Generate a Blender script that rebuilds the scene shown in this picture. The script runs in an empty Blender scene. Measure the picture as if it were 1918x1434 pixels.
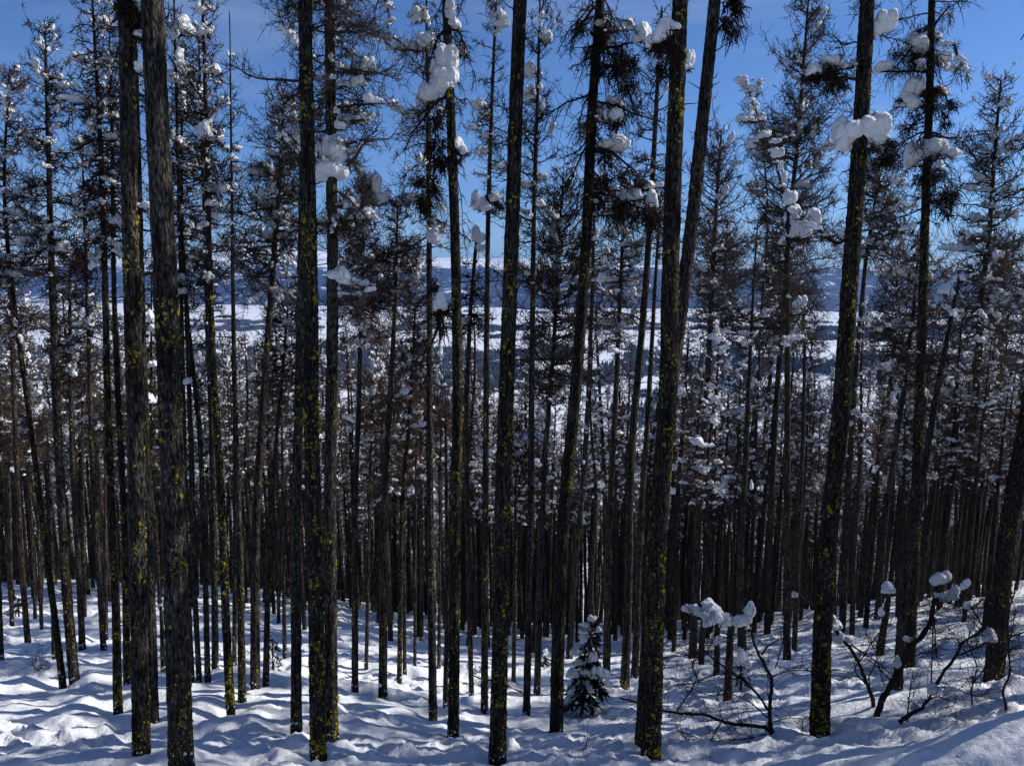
import bpy, math
import numpy as np
from mathutils import Vector
sc = bpy.context.scene
col = sc.collection
R_ = math.radians
rng = np.random.default_rng(7)

# ------------------------------------------------------------------ camera, sky, sun, exposure
PITCH = R_(8.0); CP, SP = math.cos(PITCH), math.sin(PITCH)
FPX = 1400.0
cam = bpy.data.cameras.new('camera'); cam.lens = 36.0 * FPX / 1918; cam.sensor_width = 36
cam.clip_start = 0.05; cam.clip_end = 60000
co = bpy.data.objects.new('camera', cam); col.objects.link(co)
co.location = (0, 0, 0); co.rotation_euler = (math.pi / 2 - PITCH, 0, 0)
sc.camera = co

SUN_EL, SUN_AZ = R_(33), R_(77)          # azimuth clockwise from straight ahead
w = bpy.data.worlds.new("World"); sc.world = w; w.use_nodes = True
nt = w.node_tree; bg = nt.nodes['Background']
sky = nt.nodes.new('ShaderNodeTexSky'); sky.sky_type = 'NISHITA'; sky.sun_disc = False
sky.sun_elevation = SUN_EL; sky.sun_rotation = SUN_AZ; sky.altitude = 1800
sky.air_density = 1.0; sky.dust_density = 0.7; sky.ozone_density = 3.0
bg.inputs[1].default_value = 0.092
# thin cirrus streaks high in the sky
tc = nt.nodes.new('ShaderNodeTexCoord'); mp = nt.nodes.new('ShaderNodeMapping')
mp.inputs['Scale'].default_value = (1.6, 1.0, 9.0); mp.inputs['Location'].default_value = (3.1, 1.7, .4); mp.inputs['Rotation'].default_value = (0.1, -0.2, 0.3)
nz = nt.nodes.new('ShaderNodeTexNoise'); nz.inputs['Scale'].default_value = 1.6; nz.inputs['Detail'].default_value = 6
nz.inputs['Distortion'].default_value = 0.6
cr = nt.nodes.new('ShaderNodeMapRange'); cr.inputs[1].default_value = 0.48; cr.inputs[2].default_value = 0.95
cr.inputs[3].default_value = 0.0; cr.inputs[4].default_value = 0.36
mx = nt.nodes.new('ShaderNodeMix'); mx.data_type = 'RGBA'
mx.inputs[7].default_value = (7.0, 7.6, 8.6, 1)
L = nt.links.new
L(tc.outputs['Generated'], mp.inputs[0]); L(mp.outputs[0], nz.inputs['Vector']); L(nz.outputs['Fac'], cr.inputs[0])
tint = nt.nodes.new('ShaderNodeMix'); tint.data_type = 'RGBA'; tint.blend_type = 'MULTIPLY'
tint.inputs[0].default_value = 1.0; tint.inputs[7].default_value = (0.66, 0.88, 1.20, 1)
L(sky.outputs[0], tint.inputs[6])
L(cr.outputs[0], mx.inputs[0]); L(tint.outputs[2], mx.inputs[6]); L(mx.outputs[2], bg.inputs[0])

sd = bpy.data.lights.new('sun', 'SUN'); sd.energy = 4.6; sd.angle = R_(0.53); sd.color = (1.0, 0.965, 0.90)
so = bpy.data.objects.new('sun', sd); col.objects.link(so)
sdir = Vector((math.sin(SUN_AZ) * math.cos(SUN_EL), math.cos(SUN_AZ) * math.cos(SUN_EL), math.sin(SUN_EL)))
so.rotation_euler = (-sdir).to_track_quat('-Z', 'Y').to_euler()
so.location = (30, 5, 40)
sc.view_settings.view_transform = 'Standard'; sc.view_settings.look = 'None'
sc.view_settings.exposure = 0.17; sc.view_settings.gamma = 1.0
sc.cycles.max_bounces = 6; sc.cycles.diffuse_bounces = 3; sc.cycles.volume_bounces = 0
sc.cycles.caustics_reflective = False; sc.cycles.caustics_refractive = False

# ------------------------------------------------------------------ helpers
def ray(px, py):
    """pixel of the 1918 wide frame -> X/Y and Z/Y of its ray"""
    u = (px - 959) / FPX; v = (py - 717) / FPX
    y = CP - v * SP
    return u / y, (-SP - v * CP) / y

def at(px, py, Y):
    a, b = ray(px, py)
    return np.array((a * Y, Y, b * Y))

def hash2(ix, iy, seed):
    h = (ix.astype(np.int64) * 374761393 + iy.astype(np.int64) * 668265263 + seed * 2147483647) & 0xFFFFFFFF
    h = ((h ^ (h >> 13)) * 1274126177) & 0xFFFFFFFF
    return ((h ^ (h >> 16)) & 0xFFFF) / 65535.0

def vnoise(x, y, seed=0):
    x = np.asarray(x, float); y = np.asarray(y, float)
    ix = np.floor(x); iy = np.floor(y); fx = x - ix; fy = y - iy
    fx = fx * fx * fx * (fx * (fx * 6 - 15) + 10); fy = fy * fy * fy * (fy * (fy * 6 - 15) + 10)
    a = hash2(ix, iy, seed); b = hash2(ix + 1, iy, seed); c = hash2(ix, iy + 1, seed); d = hash2(ix + 1, iy + 1, seed)
    return (a * (1 - fx) + b * fx) * (1 - fy) + (c * (1 - fx) + d * fx) * fy * 1.0

def fbm(x, y, o=4, seed=0, g=0.5):
    x = np.asarray(x, float); y = np.asarray(y, float)
    s = 0; a = 1; t = 0
    for i in range(o):
        s = s + a * (vnoise(x, y, seed + i * 17) - 0.5); t += a
        x, y = (x * 1.6 + y * 1.2) + 5.3, (-x * 1.2 + y * 1.6) + 9.1; a *= g
    return s / t * 2

def sstep(a, b, x):
    t = np.clip((np.asarray(x, float) - a) / (b - a), 0, 1); return t * t * (3 - 2 * t)

SPX = np.array([-400, 0, 250, 500, 700, 850, 1000, 1150, 1300, 1500, 1700, 1918, 2300.])
SS = np.array([.355, .362, .368, .378, .405, .425, .434, .434, .426, .413, .388, .368, .35])
uu = np.linspace(-1.1, 1.1, 400)
ss = np.interp(959 + FPX * uu * .94, SPX, SS); kk = np.ones(31) / 31
ss = np.convolve(np.pad(ss, 15, mode='edge'), kk, 'valid')

def gbase(x, Y):
    x = np.asarray(x, float); Y = np.asarray(Y, float)
    u = x / np.maximum(Y, 8)
    s = np.interp(u, uu, ss)
    z = -(3 + s * np.minimum(Y, 55) + 0.50 * np.maximum(Y - 55, 0))
    z = z + 1.3 * np.exp(-(x * x + Y * Y) / 12)
    z = z + 1.0 * np.exp(-((x - 6.6) / 2.3) ** 2 - ((Y - 8.0) / 1.5) ** 2)
    return z

def gnoise(x, Y):
    d = sstep(250, 90, Y)
    w1 = fbm(x * .22, Y * .38, 3, 3) * .32
    wx = x + 1.3 * fbm(x * .4, Y * .4, 2, 11); wy = Y + 0.9 * fbm(x * .35, Y * .5, 2, 12)
    r = 1 - np.abs(fbm(wx * .55, wy * 1.15, 3, 5)) * 2.0
    w2 = r * .115
    r2 = 1 - np.abs(fbm(wx * 1.5 + 7, wy * 2.6, 3, 8)) * 2.0
    w3 = r2 * .08
    m = sstep(.02, .28, fbm(x * .28 + 3, Y * .8 + 1, 2, 21))
    m = m * (1 - .85 * np.exp(-((x - 6.5) / 3.4) ** 2 - ((Y - 8.3) / 2.2) ** 2))
    trk = np.maximum(m, np.exp(-((Y - (10.9 + .06 * x)) / .9) ** 2) * .9)
    c = fbm(x * 5, Y * 6.5, 4, 31, .65) * .10 + np.maximum(fbm(x * 3.1, Y * 3.6, 2, 33), 0) * .17 + fbm(x * 13, Y * 15, 2, 35) * .03
    return (w1 + w2 + w3 + c * trk) * d

WELLS = []   # (x, Y, radius) hollows the wind leaves round the trunks
def gz(x, Y):
    x = np.asarray(x, float); Y = np.asarray(Y, float)
    return gbase(x, Y) + gnoise(x, Y)

_YS = np.exp(np.linspace(math.log(5.0), math.log(75), 2600))
def ground_hit(px, py):
    a, b = ray(px, py)
    below = b * _YS < gz(a * _YS, _YS)
    i = int(np.argmax(below)) if below.any() else len(_YS) - 1
    return a * _YS[i], float(_YS[i])

# ------------------------------------------------------------------ mesh plumbing
def mk_mesh(name, V, faces, mats, smooth=True, midx=None):
    """faces: list of int arrays (n,k)"""
    me = bpy.data.meshes.new(name)
    V = np.asarray(V, np.float32)
    faces = [np.asarray(f, np.int32) for f in faces if len(f)]
    me.vertices.add(len(V)); me.vertices.foreach_set('co', V.ravel())
    nl = sum(f.size for f in faces); npoly = sum(len(f) for f in faces)
    me.loops.add(nl); me.polygons.add(npoly)
    me.loops.foreach_set('vertex_index', np.concatenate([f.ravel() for f in faces]))
    tot = np.concatenate([np.full(len(f), f.shape[1], np.int32) for f in faces])
    me.polygons.foreach_set('loop_start', np.concatenate(([0], np.cumsum(tot)[:-1])).astype(np.int32))
    me.polygons.foreach_set('use_smooth', np.full(npoly, smooth))
    if midx is not None: me.polygons.foreach_set('material_index', np.asarray(midx, np.int32))
    for m in (mats if isinstance(mats, (list, tuple)) else [mats]): me.materials.append(m)
    me.update(calc_edges=True); me.validate()
    return me

def link(name, data, parent=None, loc=None):
    o = bpy.data.objects.new(name, data); col.objects.link(o)
    if parent is not None: o.parent = parent
    if loc is not None: o.location = loc
    return o

def tag(o, label, cat, group=None, kind=None):
    if label: o['label'] = label
    if cat: o['category'] = cat
    if group: o['group'] = group
    if kind: o['kind'] = kind
    return o

def nrm(v): return v / np.maximum(np.linalg.norm(v, axis=-1, keepdims=True), 1e-9)

def tubes(P, R, K, base=0):
    """P (n,m,3) centre lines, R (n,m) radii -> verts, quads"""
    n, m, _ = P.shape
    T = np.empty_like(P); T[:, 1:-1] = P[:, 2:] - P[:, :-2]; T[:, 0] = P[:, 1] - P[:, 0]; T[:, -1] = P[:, -1] - P[:, -2]
    T = nrm(T)
    mt = nrm(P[:, -1] - P[:, 0])
    ref = np.where((np.abs(mt[:, 2:3]) > .8), np.array([[1., 0.13, 0]]), np.array([[0.07, 0.05, 1.]]))[:, None, :]
    A = nrm(np.cross(T, np.broadcast_to(ref, T.shape))); B = np.cross(T, A)
    a = np.arange(K) * 2 * np.pi / K
    V = P[:, :, None, :] + R[:, :, None, None] * (np.cos(a)[None, None, :, None] * A[:, :, None, :] + np.sin(a)[None, None, :, None] * B[:, :, None, :])
    idx = np.arange(n * m * K).reshape(n, m, K) + base
    q = np.stack((idx[:, :-1, :], np.roll(idx, -1, 2)[:, :-1, :], np.roll(idx, -1, 2)[:, 1:, :], idx[:, 1:, :]), -1).reshape(-1, 4)
    return V.reshape(-1, 3), q

def join(parts):
    Vs, Fs, b = [], [], 0
    for V, F in parts:
        if len(V) == 0: continue
        Vs.append(V); Fs.append(np.asarray(F) + b); b += len(V)
    if not Vs: return np.zeros((0, 3)), []
    d = {}
    for f in Fs: d.setdefault(f.shape[1], []).append(f)
    return np.concatenate(Vs), [np.concatenate(v) for v in d.values()]

# ------------------------------------------------------------------ materials
def mat(name):
    m = bpy.data.materials.new(name); m.use_nodes = True
    return m, m.node_tree, m.node_tree.nodes['Principled BSDF']

def N(nt, t, **kw):
    n = nt.nodes.new(t)
    for k, v in kw.items():
        if k.startswith('i_'): n.inputs[k[2:].replace('_', ' ')].default_value = v
        else: setattr(n, k, v)
    return n

def ramp(nt, stops, interp='LINEAR'):
    r = nt.nodes.new('ShaderNodeValToRGB'); e = r.color_ramp.elements; r.color_ramp.interpolation = interp
    while len(e) < len(stops): e.new(0.5)
    for k, (p, c) in enumerate(stops): e[k].position = p; e[k].color = (*c, 1) if len(c) == 3 else c
    return r

def bark_mat(name, dark, mid, light, lichen=0.5, scale=1.0):
    m, nt, b = mat(name); L = nt.links.new
    tc = N(nt, 'ShaderNodeTexCoord')
    mp = N(nt, 'ShaderNodeMapping'); mp.inputs['Scale'].default_value = (54 * scale, 54 * scale, 15 * scale)
    L(tc.outputs['Object'], mp.inputs[0])
    nd = N(nt, 'ShaderNodeTexNoise', i_Scale=1.1, i_Detail=5.0, i_Roughness=.6); L(mp.outputs[0], nd.inputs['Vector'])
    ad = N(nt, 'ShaderNodeMixRGB', blend_type='ADD'); ad.inputs[0].default_value = 2.0
    L(mp.outputs[0], ad.inputs[1]); L(nd.outputs['Color'], ad.inputs[2])
    vo = N(nt, 'ShaderNodeTexVoronoi', feature='F1', i_Scale=.8); L(ad.outputs[0], vo.inputs['Vector'])
    crev = ramp(nt, [(0.27, (1, 1, 1)), (0.80, (.03, .03, .03))]); L(vo.outputs['Distance'], crev.inputs[0])
    sep = N(nt, 'ShaderNodeSeparateColor'); L(vo.outputs['Color'], sep.inputs[0])
    pl = ramp(nt, [(0, mid), (.4, mid), (1, light)]); L(sep.outputs[0], pl.inputs[0])
    fine = N(nt, 'ShaderNodeTexNoise', i_Scale=2.4, i_Detail=7.0, i_Roughness=.72); L(mp.outputs[0], fine.inputs['Vector'])
    fr = ramp(nt, [(.34, (.2, .2, .2)), (.66, (1.6, 1.57, 1.53))]); L(fine.outputs['Fac'], fr.inputs[0])
    mul = N(nt, 'ShaderNodeMixRGB', blend_type='MULTIPLY'); mul.inputs[0].default_value = 1; L(pl.outputs[0], mul.inputs[1]); L(fr.outputs[0], mul.inputs[2])
    mc = N(nt, 'ShaderNodeMixRGB'); mc.inputs[1].default_value = (*dark, 1); L(crev.outputs[0], mc.inputs[0]); L(mul.outputs[0], mc.inputs[2])
    mf = N(nt, 'ShaderNodeMapping'); mf.inputs['Scale'].default_value = (20, 20, 1.9); L(tc.outputs['Object'], mf.inputs[0])
    fu = N(nt, 'ShaderNodeTexNoise', i_Scale=1.0, i_Detail=4.0, i_Roughness=.6, i_Distortion=.6); L(mf.outputs[0], fu.inputs['Vector'])
    fur = ramp(nt, [(.38, (.28, .27, .26)), (.56, (1.1, 1.1, 1.1))]); L(fu.outputs['Fac'], fur.inputs[0])
    mc0 = mc; mc = N(nt, 'ShaderNodeMixRGB', blend_type='MULTIPLY'); mc.inputs[0].default_value = 1; L(mc0.outputs[0], mc.inputs[1]); L(fur.outputs[0], mc.inputs[2])
    big = N(nt, 'ShaderNodeTexNoise', i_Scale=1.3, i_Detail=3.0); L(tc.outputs['Object'], big.inputs['Vector'])
    br = ramp(nt, [(.3, (.6, .58, .56)), (.7, (1.35, 1.3, 1.25))]); L(big.outputs['Fac'], br.inputs[0])
    m2 = N(nt, 'ShaderNodeMixRGB', blend_type='MULTIPLY'); m2.inputs[0].default_value = 1; L(mc.outputs[0], m2.inputs[1]); L(br.outputs[0], m2.inputs[2])
    # crusty lichen film
    ln = N(nt, 'ShaderNodeTexNoise', i_Scale=24.0, i_Detail=4.0, i_Roughness=.65); L(tc.outputs['Object'], ln.inputs['Vector'])
    lb = N(nt, 'ShaderNodeTexNoise', i_Scale=1.7, i_Detail=2.0); L(tc.outputs['Object'], lb.inputs['Vector'])
    la = N(nt, 'ShaderNodeMath', operation='ADD'); L(ln.outputs['Fac'], la.inputs[0]); L(lb.outputs['Fac'], la.inputs[1])
    lr = N(nt, 'ShaderNodeMapRange'); lr.inputs[1].default_value = 1.29 - .13 * lichen; lr.inputs[2].default_value = 1.35 - .13 * lichen
    lr.inputs[4].default_value = .85; L(la.outputs[0], lr.inputs[0])
    m3 = N(nt, 'ShaderNodeMixRGB'); m3.inputs[2].default_value = (.19, .15, .022, 1); L(lr.outputs[0], m3.inputs[0]); L(m2.outputs[0], m3.inputs[1])
    L(m3.outputs[0], b.inputs['Base Color']); b.inputs['Roughness'].default_value = .95
    b.inputs['Specular IOR Level'].default_value = .15
    hs = N(nt, 'ShaderNodeMath', operation='MULTIPLY_ADD'); hs.inputs[1].default_value = .35
    L(fine.outputs['Fac'], hs.inputs[0]); L(crev.outputs[0], hs.inputs[2])
    bp = N(nt, 'ShaderNodeBump', i_Strength=1.0, i_Distance=.03); L(hs.outputs[0], bp.inputs['Height']); L(bp.outputs[0], b.inputs['Normal'])
    return m

M_BARK = bark_mat('grey_plated_bark', (.006, .005, .0045), (.085, .077, .069), (.17, .156, .142), .22)
M_BARKL = bark_mat('lichened_bark', (.005, .0045, .004), (.042, .037, .032), (.125, .112, .098), .6)
M_BARKF = bark_mat('thin_stem_bark', (.008, .006, .005), (.078, .067, .059), (.18, .158, .14), .45, .8)

def simple(name, c1, c2, sc_=8.0, rough=.9, spec=.1, bump=0.0, coord='Object'):
    m, nt, b = mat(name); L = nt.links.new
    tc = N(nt, 'ShaderNodeTexCoord'); n = N(nt, 'ShaderNodeTexNoise', i_Scale=sc_, i_Detail=4.0); L(tc.outputs[coord], n.inputs['Vector'])
    r = ramp(nt, [(.3, c1), (.7, c2)]); L(n.outputs['Fac'], r.inputs[0]); L(r.outputs[0], b.inputs['Base Color'])
    b.inputs['Roughness'].default_value = rough; b.inputs['Specular IOR Level'].default_value = spec
    if bump:
        bp = N(nt, 'ShaderNodeBump', i_Strength=1.0, i_Distance=bump); L(n.outputs['Fac'], bp.inputs['Height']); L(bp.outputs[0], b.inputs['Normal'])
    return m
M_TWIG = simple('dark_twigs', (.012, .009, .008), (.042, .028, .021), 2.5)
M_TWIGR = simple('reddish_dead_twigs', (.045, .028, .021), (.14, .085, .062), 1.2)
M_TWIGF = simple('brown_grey_twigs', (.026, .020, .017), (.095, .070, .056), 1.2)
M_SHRUB = simple('shrub_bark', (.012, .010, .010), (.04, .034, .032), 20)
M_LICH = simple('wolf_lichen', (.13, .118, .016), (.31, .27, .035), 30, .95, .05, .006)
M_NEEDLE = simple('olive_needles', (.030, .040, .012), (.085, .085, .022), 6)
M_FIR = simple('dark_green_needles', (.006, .012, .007), (.018, .030, .016), 8)
M_CONE = simple('far_conifers', (.035, .046, .050), (.10, .118, .125), .05)  # paled and blued: haze painted into the colour, along with snow dusting

def snow_mat(name, bump_s, bump_d):
    m, nt, b = mat(name); L = nt.links.new
    b.inputs['Base Color'].default_value = (.86, .87, .89, 1); b.inputs['Roughness'].default_value = .75
    b.inputs['Specular IOR Level'].default_value = .25
    tc = N(nt, 'ShaderNodeTexCoord'); n = N(nt, 'ShaderNodeTexNoise', i_Scale=bump_s, i_Detail=6.0, i_Roughness=.65)
    L(tc.outputs['Object'], n.inputs['Vector'])
    bp = N(nt, 'ShaderNodeBump', i_Strength=.9, i_Distance=bump_d); L(n.outputs['Fac'], bp.inputs['Height']); L(bp.outputs[0], b.inputs['Normal'])
    return m
M_SNOW = snow_mat('clinging_snow', 16, .05)

def ground_mat():
    m, nt, b = mat('snow_ground'); L = nt.links.new
    geo = N(nt, 'ShaderNodeNewGeometry')
    at_ = N(nt, 'ShaderNodeAttribute'); at_.attribute_name = 'forest'
    n1 = N(nt, 'ShaderNodeTexNoise', i_Scale=9.0, i_Detail=7.0, i_Roughness=.62); L(geo.outputs['Position'], n1.inputs['Vector'])
    bp = N(nt, 'ShaderNodeBump', i_Strength=.8, i_Distance=.05); L(n1.outputs['Fac'], bp.inputs['Height']); L(bp.outputs[0], b.inputs['Normal'])
    # far wooded slopes: dark, haze blue mixed into the colour, with small clearings
    nf = N(nt, 'ShaderNodeTexNoise', i_Scale=.0045, i_Detail=9.0, i_Roughness=.72); L(geo.outputs['Position'], nf.inputs['Vector'])
    th = N(nt, 'ShaderNodeMath', operation='ADD'); L(nf.outputs['Fac'], th.inputs[0]); L(at_.outputs['Fac'], th.inputs[1])
    mr = N(nt, 'ShaderNodeMapRange'); mr.inputs[1].default_value = .98; mr.inputs[2].default_value = 1.05; L(th.outputs[0], mr.inputs[0])
    mc = N(nt, 'ShaderNodeMixRGB'); mc.inputs[1].default_value = (.86, .87, .90, 1); mc.inputs[2].default_value = (.012, .026, .055, 1)
    L(mr.outputs[0], mc.inputs[0]); L(mc.outputs[0], b.inputs['Base Color'])
    b.inputs['Roughness'].default_value = .75; b.inputs['Specular IOR Level'].default_value = .2
    return m
M_GROUND = ground_mat()

# ------------------------------------------------------------------ snow lump prototypes
def ico(sub):
    import bmesh
    bm = bmesh.new(); bmesh.ops.create_icosphere(bm, subdivisions=sub, radius=1.0)
    V = np.array([v.co[:] for v in bm.verts]); F = np.array([[v.index for v in f.verts] for f in bm.faces]); bm.free()
    return V, F
ICO1, ICO2 = ico(1), ico(2)

def lump(seed, voxel, long=1.0):
    r = np.random.default_rng(seed); ps = []
    for k in range(r.integers(6, 10) if voxel > .1 else r.integers(4, 7)):
        V, F = ICO2
        s = np.array([r.uniform(.24, .6), r.uniform(.24, .55), r.uniform(.2, .5)]) * (1 if voxel > .1 else 1.3)
        c = np.array([r.uniform(-.62, .62) * long, r.uniform(-.4, .4), r.uniform(-.3, .42)])
        ps.append((V * s + c, F))
    V, F = join(ps)
    ob = bpy.data.objects.new('tmp', mk_mesh('tmp', V, F, [])); col.objects.link(ob)
    md = ob.modifiers.new('r', 'REMESH'); md.mode = 'VOXEL'; md.voxel_size = voxel
    sm = ob.modifiers.new('s', 'SMOOTH'); sm.iterations = 2 if voxel > .1 else 5; sm.factor = .5
    dg = bpy.context.evaluated_depsgraph_get(); me = bpy.data.meshes.new_from_object(ob.evaluated_get(dg))
    n = len(me.vertices); V = np.empty(n * 3); me.vertices.foreach_get('co', V); V = V.reshape(-1, 3)
    F = np.array([list(p.vertices) for p in me.polygons if len(p.vertices) == 4])
    old = ob.data; bpy.data.objects.remove(ob); bpy.data.meshes.remove(me); bpy.data.meshes.remove(old)
    d = nrm(V)
    V = V * (1 + .16 * fbm(d[:, 0] * 2.2 + seed, d[:, 1] * 2.2 + d[:, 2] * 1.7, 3, seed)[:, None])
    V[:, 2] = np.where(V[:, 2] < -.18, -.18 + (V[:, 2] + .18) * .5, V[:, 2])
    lo, hi = V.min(0), V.max(0); V = (V - (lo + hi) / 2) / ((hi - lo) / 2)
    V = V * (1 + (.09 if voxel < .1 else .0) * fbm(V[:, 0] * 5 + seed, V[:, 1] * 4 + V[:, 2] * 5, 3, seed + 5)[:, None])
    return V, F
LUMPS = [lump(k, .17, 1.0 + .5 * (k % 3)) for k in range(10)]
LUMPH = [lump(40 + k, .085, .8) for k in range(6)]

def place_lumps(C, S, YAW, TILT, protos, r):
    """C (n,3) centres, S (n,3) sizes"""
    out = []
    which = r.integers(0, len(protos), len(C))
    for k, (V, F) in enumerate(protos):
        i = np.nonzero(which == k)[0]
        if not len(i): continue
        v = V[None] * S[i][:, None, :]
        ct, st = np.cos(TILT[i])[:, None], np.sin(TILT[i])[:, None]
        x = v[..., 0] * ct - v[..., 2] * st * .6; z = v[..., 2] + v[..., 0] * st
        c, s = np.cos(YAW[i])[:, None], np.sin(YAW[i])[:, None]
        X = x * c - v[..., 1] * s; Y = x * s + v[..., 1] * c
        P = np.stack((X, Y, z), -1) + C[i][:, None, :]
        f = (F[None] + (np.arange(len(i)) * len(V))[:, None, None]).reshape(-1, 4)
        out.append((P.reshape(-1, 3), f))
    return join(out)

# ------------------------------------------------------------------ tree parts
def crown_geo(axis, z0, z1, rc, r, n, tw=1.0, droop=.4, fine=1.0, snow=.5, snow_s=1.0, azb=None, hang=.25, minl=.35, fat=1.0, q=1.0):
    """leafless larch crown round a stem: limbs, twigs, twiglets; and the snow lodged on them"""
    h = z0 + (z1 - z0) * np.sort(r.random(n)); f = (h - z0) / (z1 - z0)
    az = r.uniform(0, 2 * np.pi, n) if azb is None else r.normal(azb[0], azb[1], n)
    Lb = rc * np.maximum(1 - f, 0.0) ** .55 * (minl + (1.25 - minl) * r.random(n) ** 1.3) * np.minimum(1, .55 + 2.2 * f) + .10 * q
    el = np.radians(-18 * droop * 2 + f * 48 + r.normal(0, 13, n))
    m = 8; t = np.linspace(0, 1, m)
    up = r.uniform(-.05, .55, n); sag = droop * r.uniform(.2, 1.1, n)
    rad = Lb[:, None] * t * (1 - .12 * t)
    z = Lb[:, None] * (np.tan(el)[:, None] * t - sag[:, None] * t ** 2 + up[:, None] * t ** 3)
    azt = az[:, None] + np.cumsum(r.normal(0, .09, (n, m)), 1)
    ax = axis(h)
    P = np.stack((ax[:, :1] + rad * np.cos(azt), ax[:, 1:2] + rad * np.sin(azt), h[:, None] + z), -1)
    P[:, 1:] += np.cumsum(r.normal(0, .018, (n, m - 1, 3)), 1) * Lb[:, None, None]
    Rb = (.007 * q + .012 * Lb)[:, None] * (1 - .78 * t) * fat
    parts = [tubes(P, Rb, 4)]
    # twigs
    cnt = np.maximum(3, (Lb / q * 19 * tw).astype(int)); bi = np.repeat(np.arange(n), cnt); k = len(bi)
    tt = r.uniform(.08, 1, k) ** .85; qq = tt * (m - 1); i0 = np.minimum(qq.astype(int), m - 2); fr = (qq - i0)[:, None]
    P0 = P[bi, i0] * (1 - fr) + P[bi, i0 + 1] * fr
    D = nrm(P[bi, i0 + 1] - P[bi, i0]); S = nrm(np.cross(D, np.array([[0, 0, 1.]]))) * r.choice([-1, 1], k)[:, None]
    d = nrm(D * r.uniform(.2, .9, k)[:, None] + S * r.uniform(.3, 1, k)[:, None] + np.array([[0, 0, 1.]]) * r.uniform(-.55, .5, k)[:, None])
    l = (Lb[bi] * r.uniform(.14, .42, k) * (1.15 - .6 * tt) + .06 * q); hg = r.random(k) < hang
    t4 = np.linspace(0, 1, 4)
    cur = np.where(hg, -r.uniform(.4, 1.3, k), r.uniform(-.1, .6, k))
    T = P0[:, None] + d[:, None] * (l[:, None] * t4)[..., None]
    T[..., 2] += cur[:, None] * l[:, None] * t4 ** 2
    T[:, 1:] += r.normal(0, .05, (k, 3, 3)) * l[:, None, None]
    Rt = (np.where(hg, .0085, .0062) * fat * q)[:, None] * (1 - .6 * t4)
    parts.append(tubes(T, Rt, 3))
    # twiglets
    c2 = max(1, int(5 * fine)); ti = np.repeat(np.arange(k), c2); k2 = len(ti)
    u = r.uniform(.15, 1, k2) * 3; j = np.minimum(u.astype(int), 2); fr = (u - j)[:, None]
    Q0 = T[ti, j] * (1 - fr) + T[ti, j + 1] * fr; D2 = nrm(T[ti, j + 1] - T[ti, j])
    d2 = nrm(D2 * .6 + r.normal(0, .6, (k2, 3)) + np.array([[0, 0, .15]]))
    l2 = l[ti] * r.uniform(.2, .65, k2) + .03 * q
    Q = np.stack((Q0, Q0 + d2 * l2[:, None] * .55, Q0 + d2 * l2[:, None] + np.array([[0, 0, 1.]]) * (l2 * r.uniform(-.2, .4, k2))[:, None]), 1)
    parts.append(tubes(Q, np.array([[.0040, .0034, .0022]]) * fat * q * np.ones((k2, 1)), 3))
    # snow on limbs
    mk = np.nonzero(r.random(n) < snow * .50)[0]
    C = [np.zeros((0, 3))]; S_ = [np.zeros((0, 3))]; YA = [np.zeros(0)]; TI = [np.zeros(0)]
    t0 = r.uniform(.12, .85, n); sb = snow_s * (.022 + .062 * r.random(n) ** 2.6 + .030 * Lb / q) * q
    for rep in range(5):
        s_ = mk[r.random(len(mk)) < (1.0, .8, .7, .5, .35)[rep]]
        sz = sb[s_] * r.uniform(.55, 1.15, len(s_))
        tq = np.clip(t0[s_] + (1, 1, -1, -1, 1)[rep] * (0, .9, .9, 1.7, 1.8)[rep] * sb[s_] / Lb[s_], .05, 1.0) * (m - 1.001)
        i0 = np.minimum(tq.astype(int), m - 2); fr = (tq - i0)[:, None]
        c = P[s_, i0] * (1 - fr) + P[s_, i0 + 1] * fr; dd = P[s_, i0 + 1] - P[s_, i0]
        el_ = np.arctan2(dd[:, 2], np.hypot(dd[:, 0], dd[:, 1]))
        C.append(c + np.stack((0 * sz, 0 * sz, sz * .25), -1) + r.normal(0, .12, (len(s_), 3)) * sz[:, None])
        S_.append(np.stack((sz * r.uniform(.9, 1.4, len(s_)), sz * r.uniform(.6, 1.0, len(s_)), sz * r.uniform(.5, .95, len(s_))), -1))
        YA.append(np.arctan2(dd[:, 1], dd[:, 0])); TI.append(np.clip(el_, -.9, .9))
    # small dabs on twigs
    s_ = np.nonzero(r.random(k) < .09 * snow)[0]; sz = r.uniform(.012, .034, len(s_)) * snow_s * q
    C.append(T[s_, 2] + np.stack((0 * sz, 0 * sz, sz * .5), -1)); S_.append(np.stack((sz * 1.7, sz, sz * .8), -1)); YA.append(np.arctan2(d[s_, 1], d[s_, 0])); TI.append(np.clip(d[s_, 2], -.7, .7))
    sn = place_lumps(np.concatenate(C), np.concatenate(S_), np.concatenate(YA), np.concatenate(TI), LUMPS, r)
    return join(parts), sn

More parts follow.
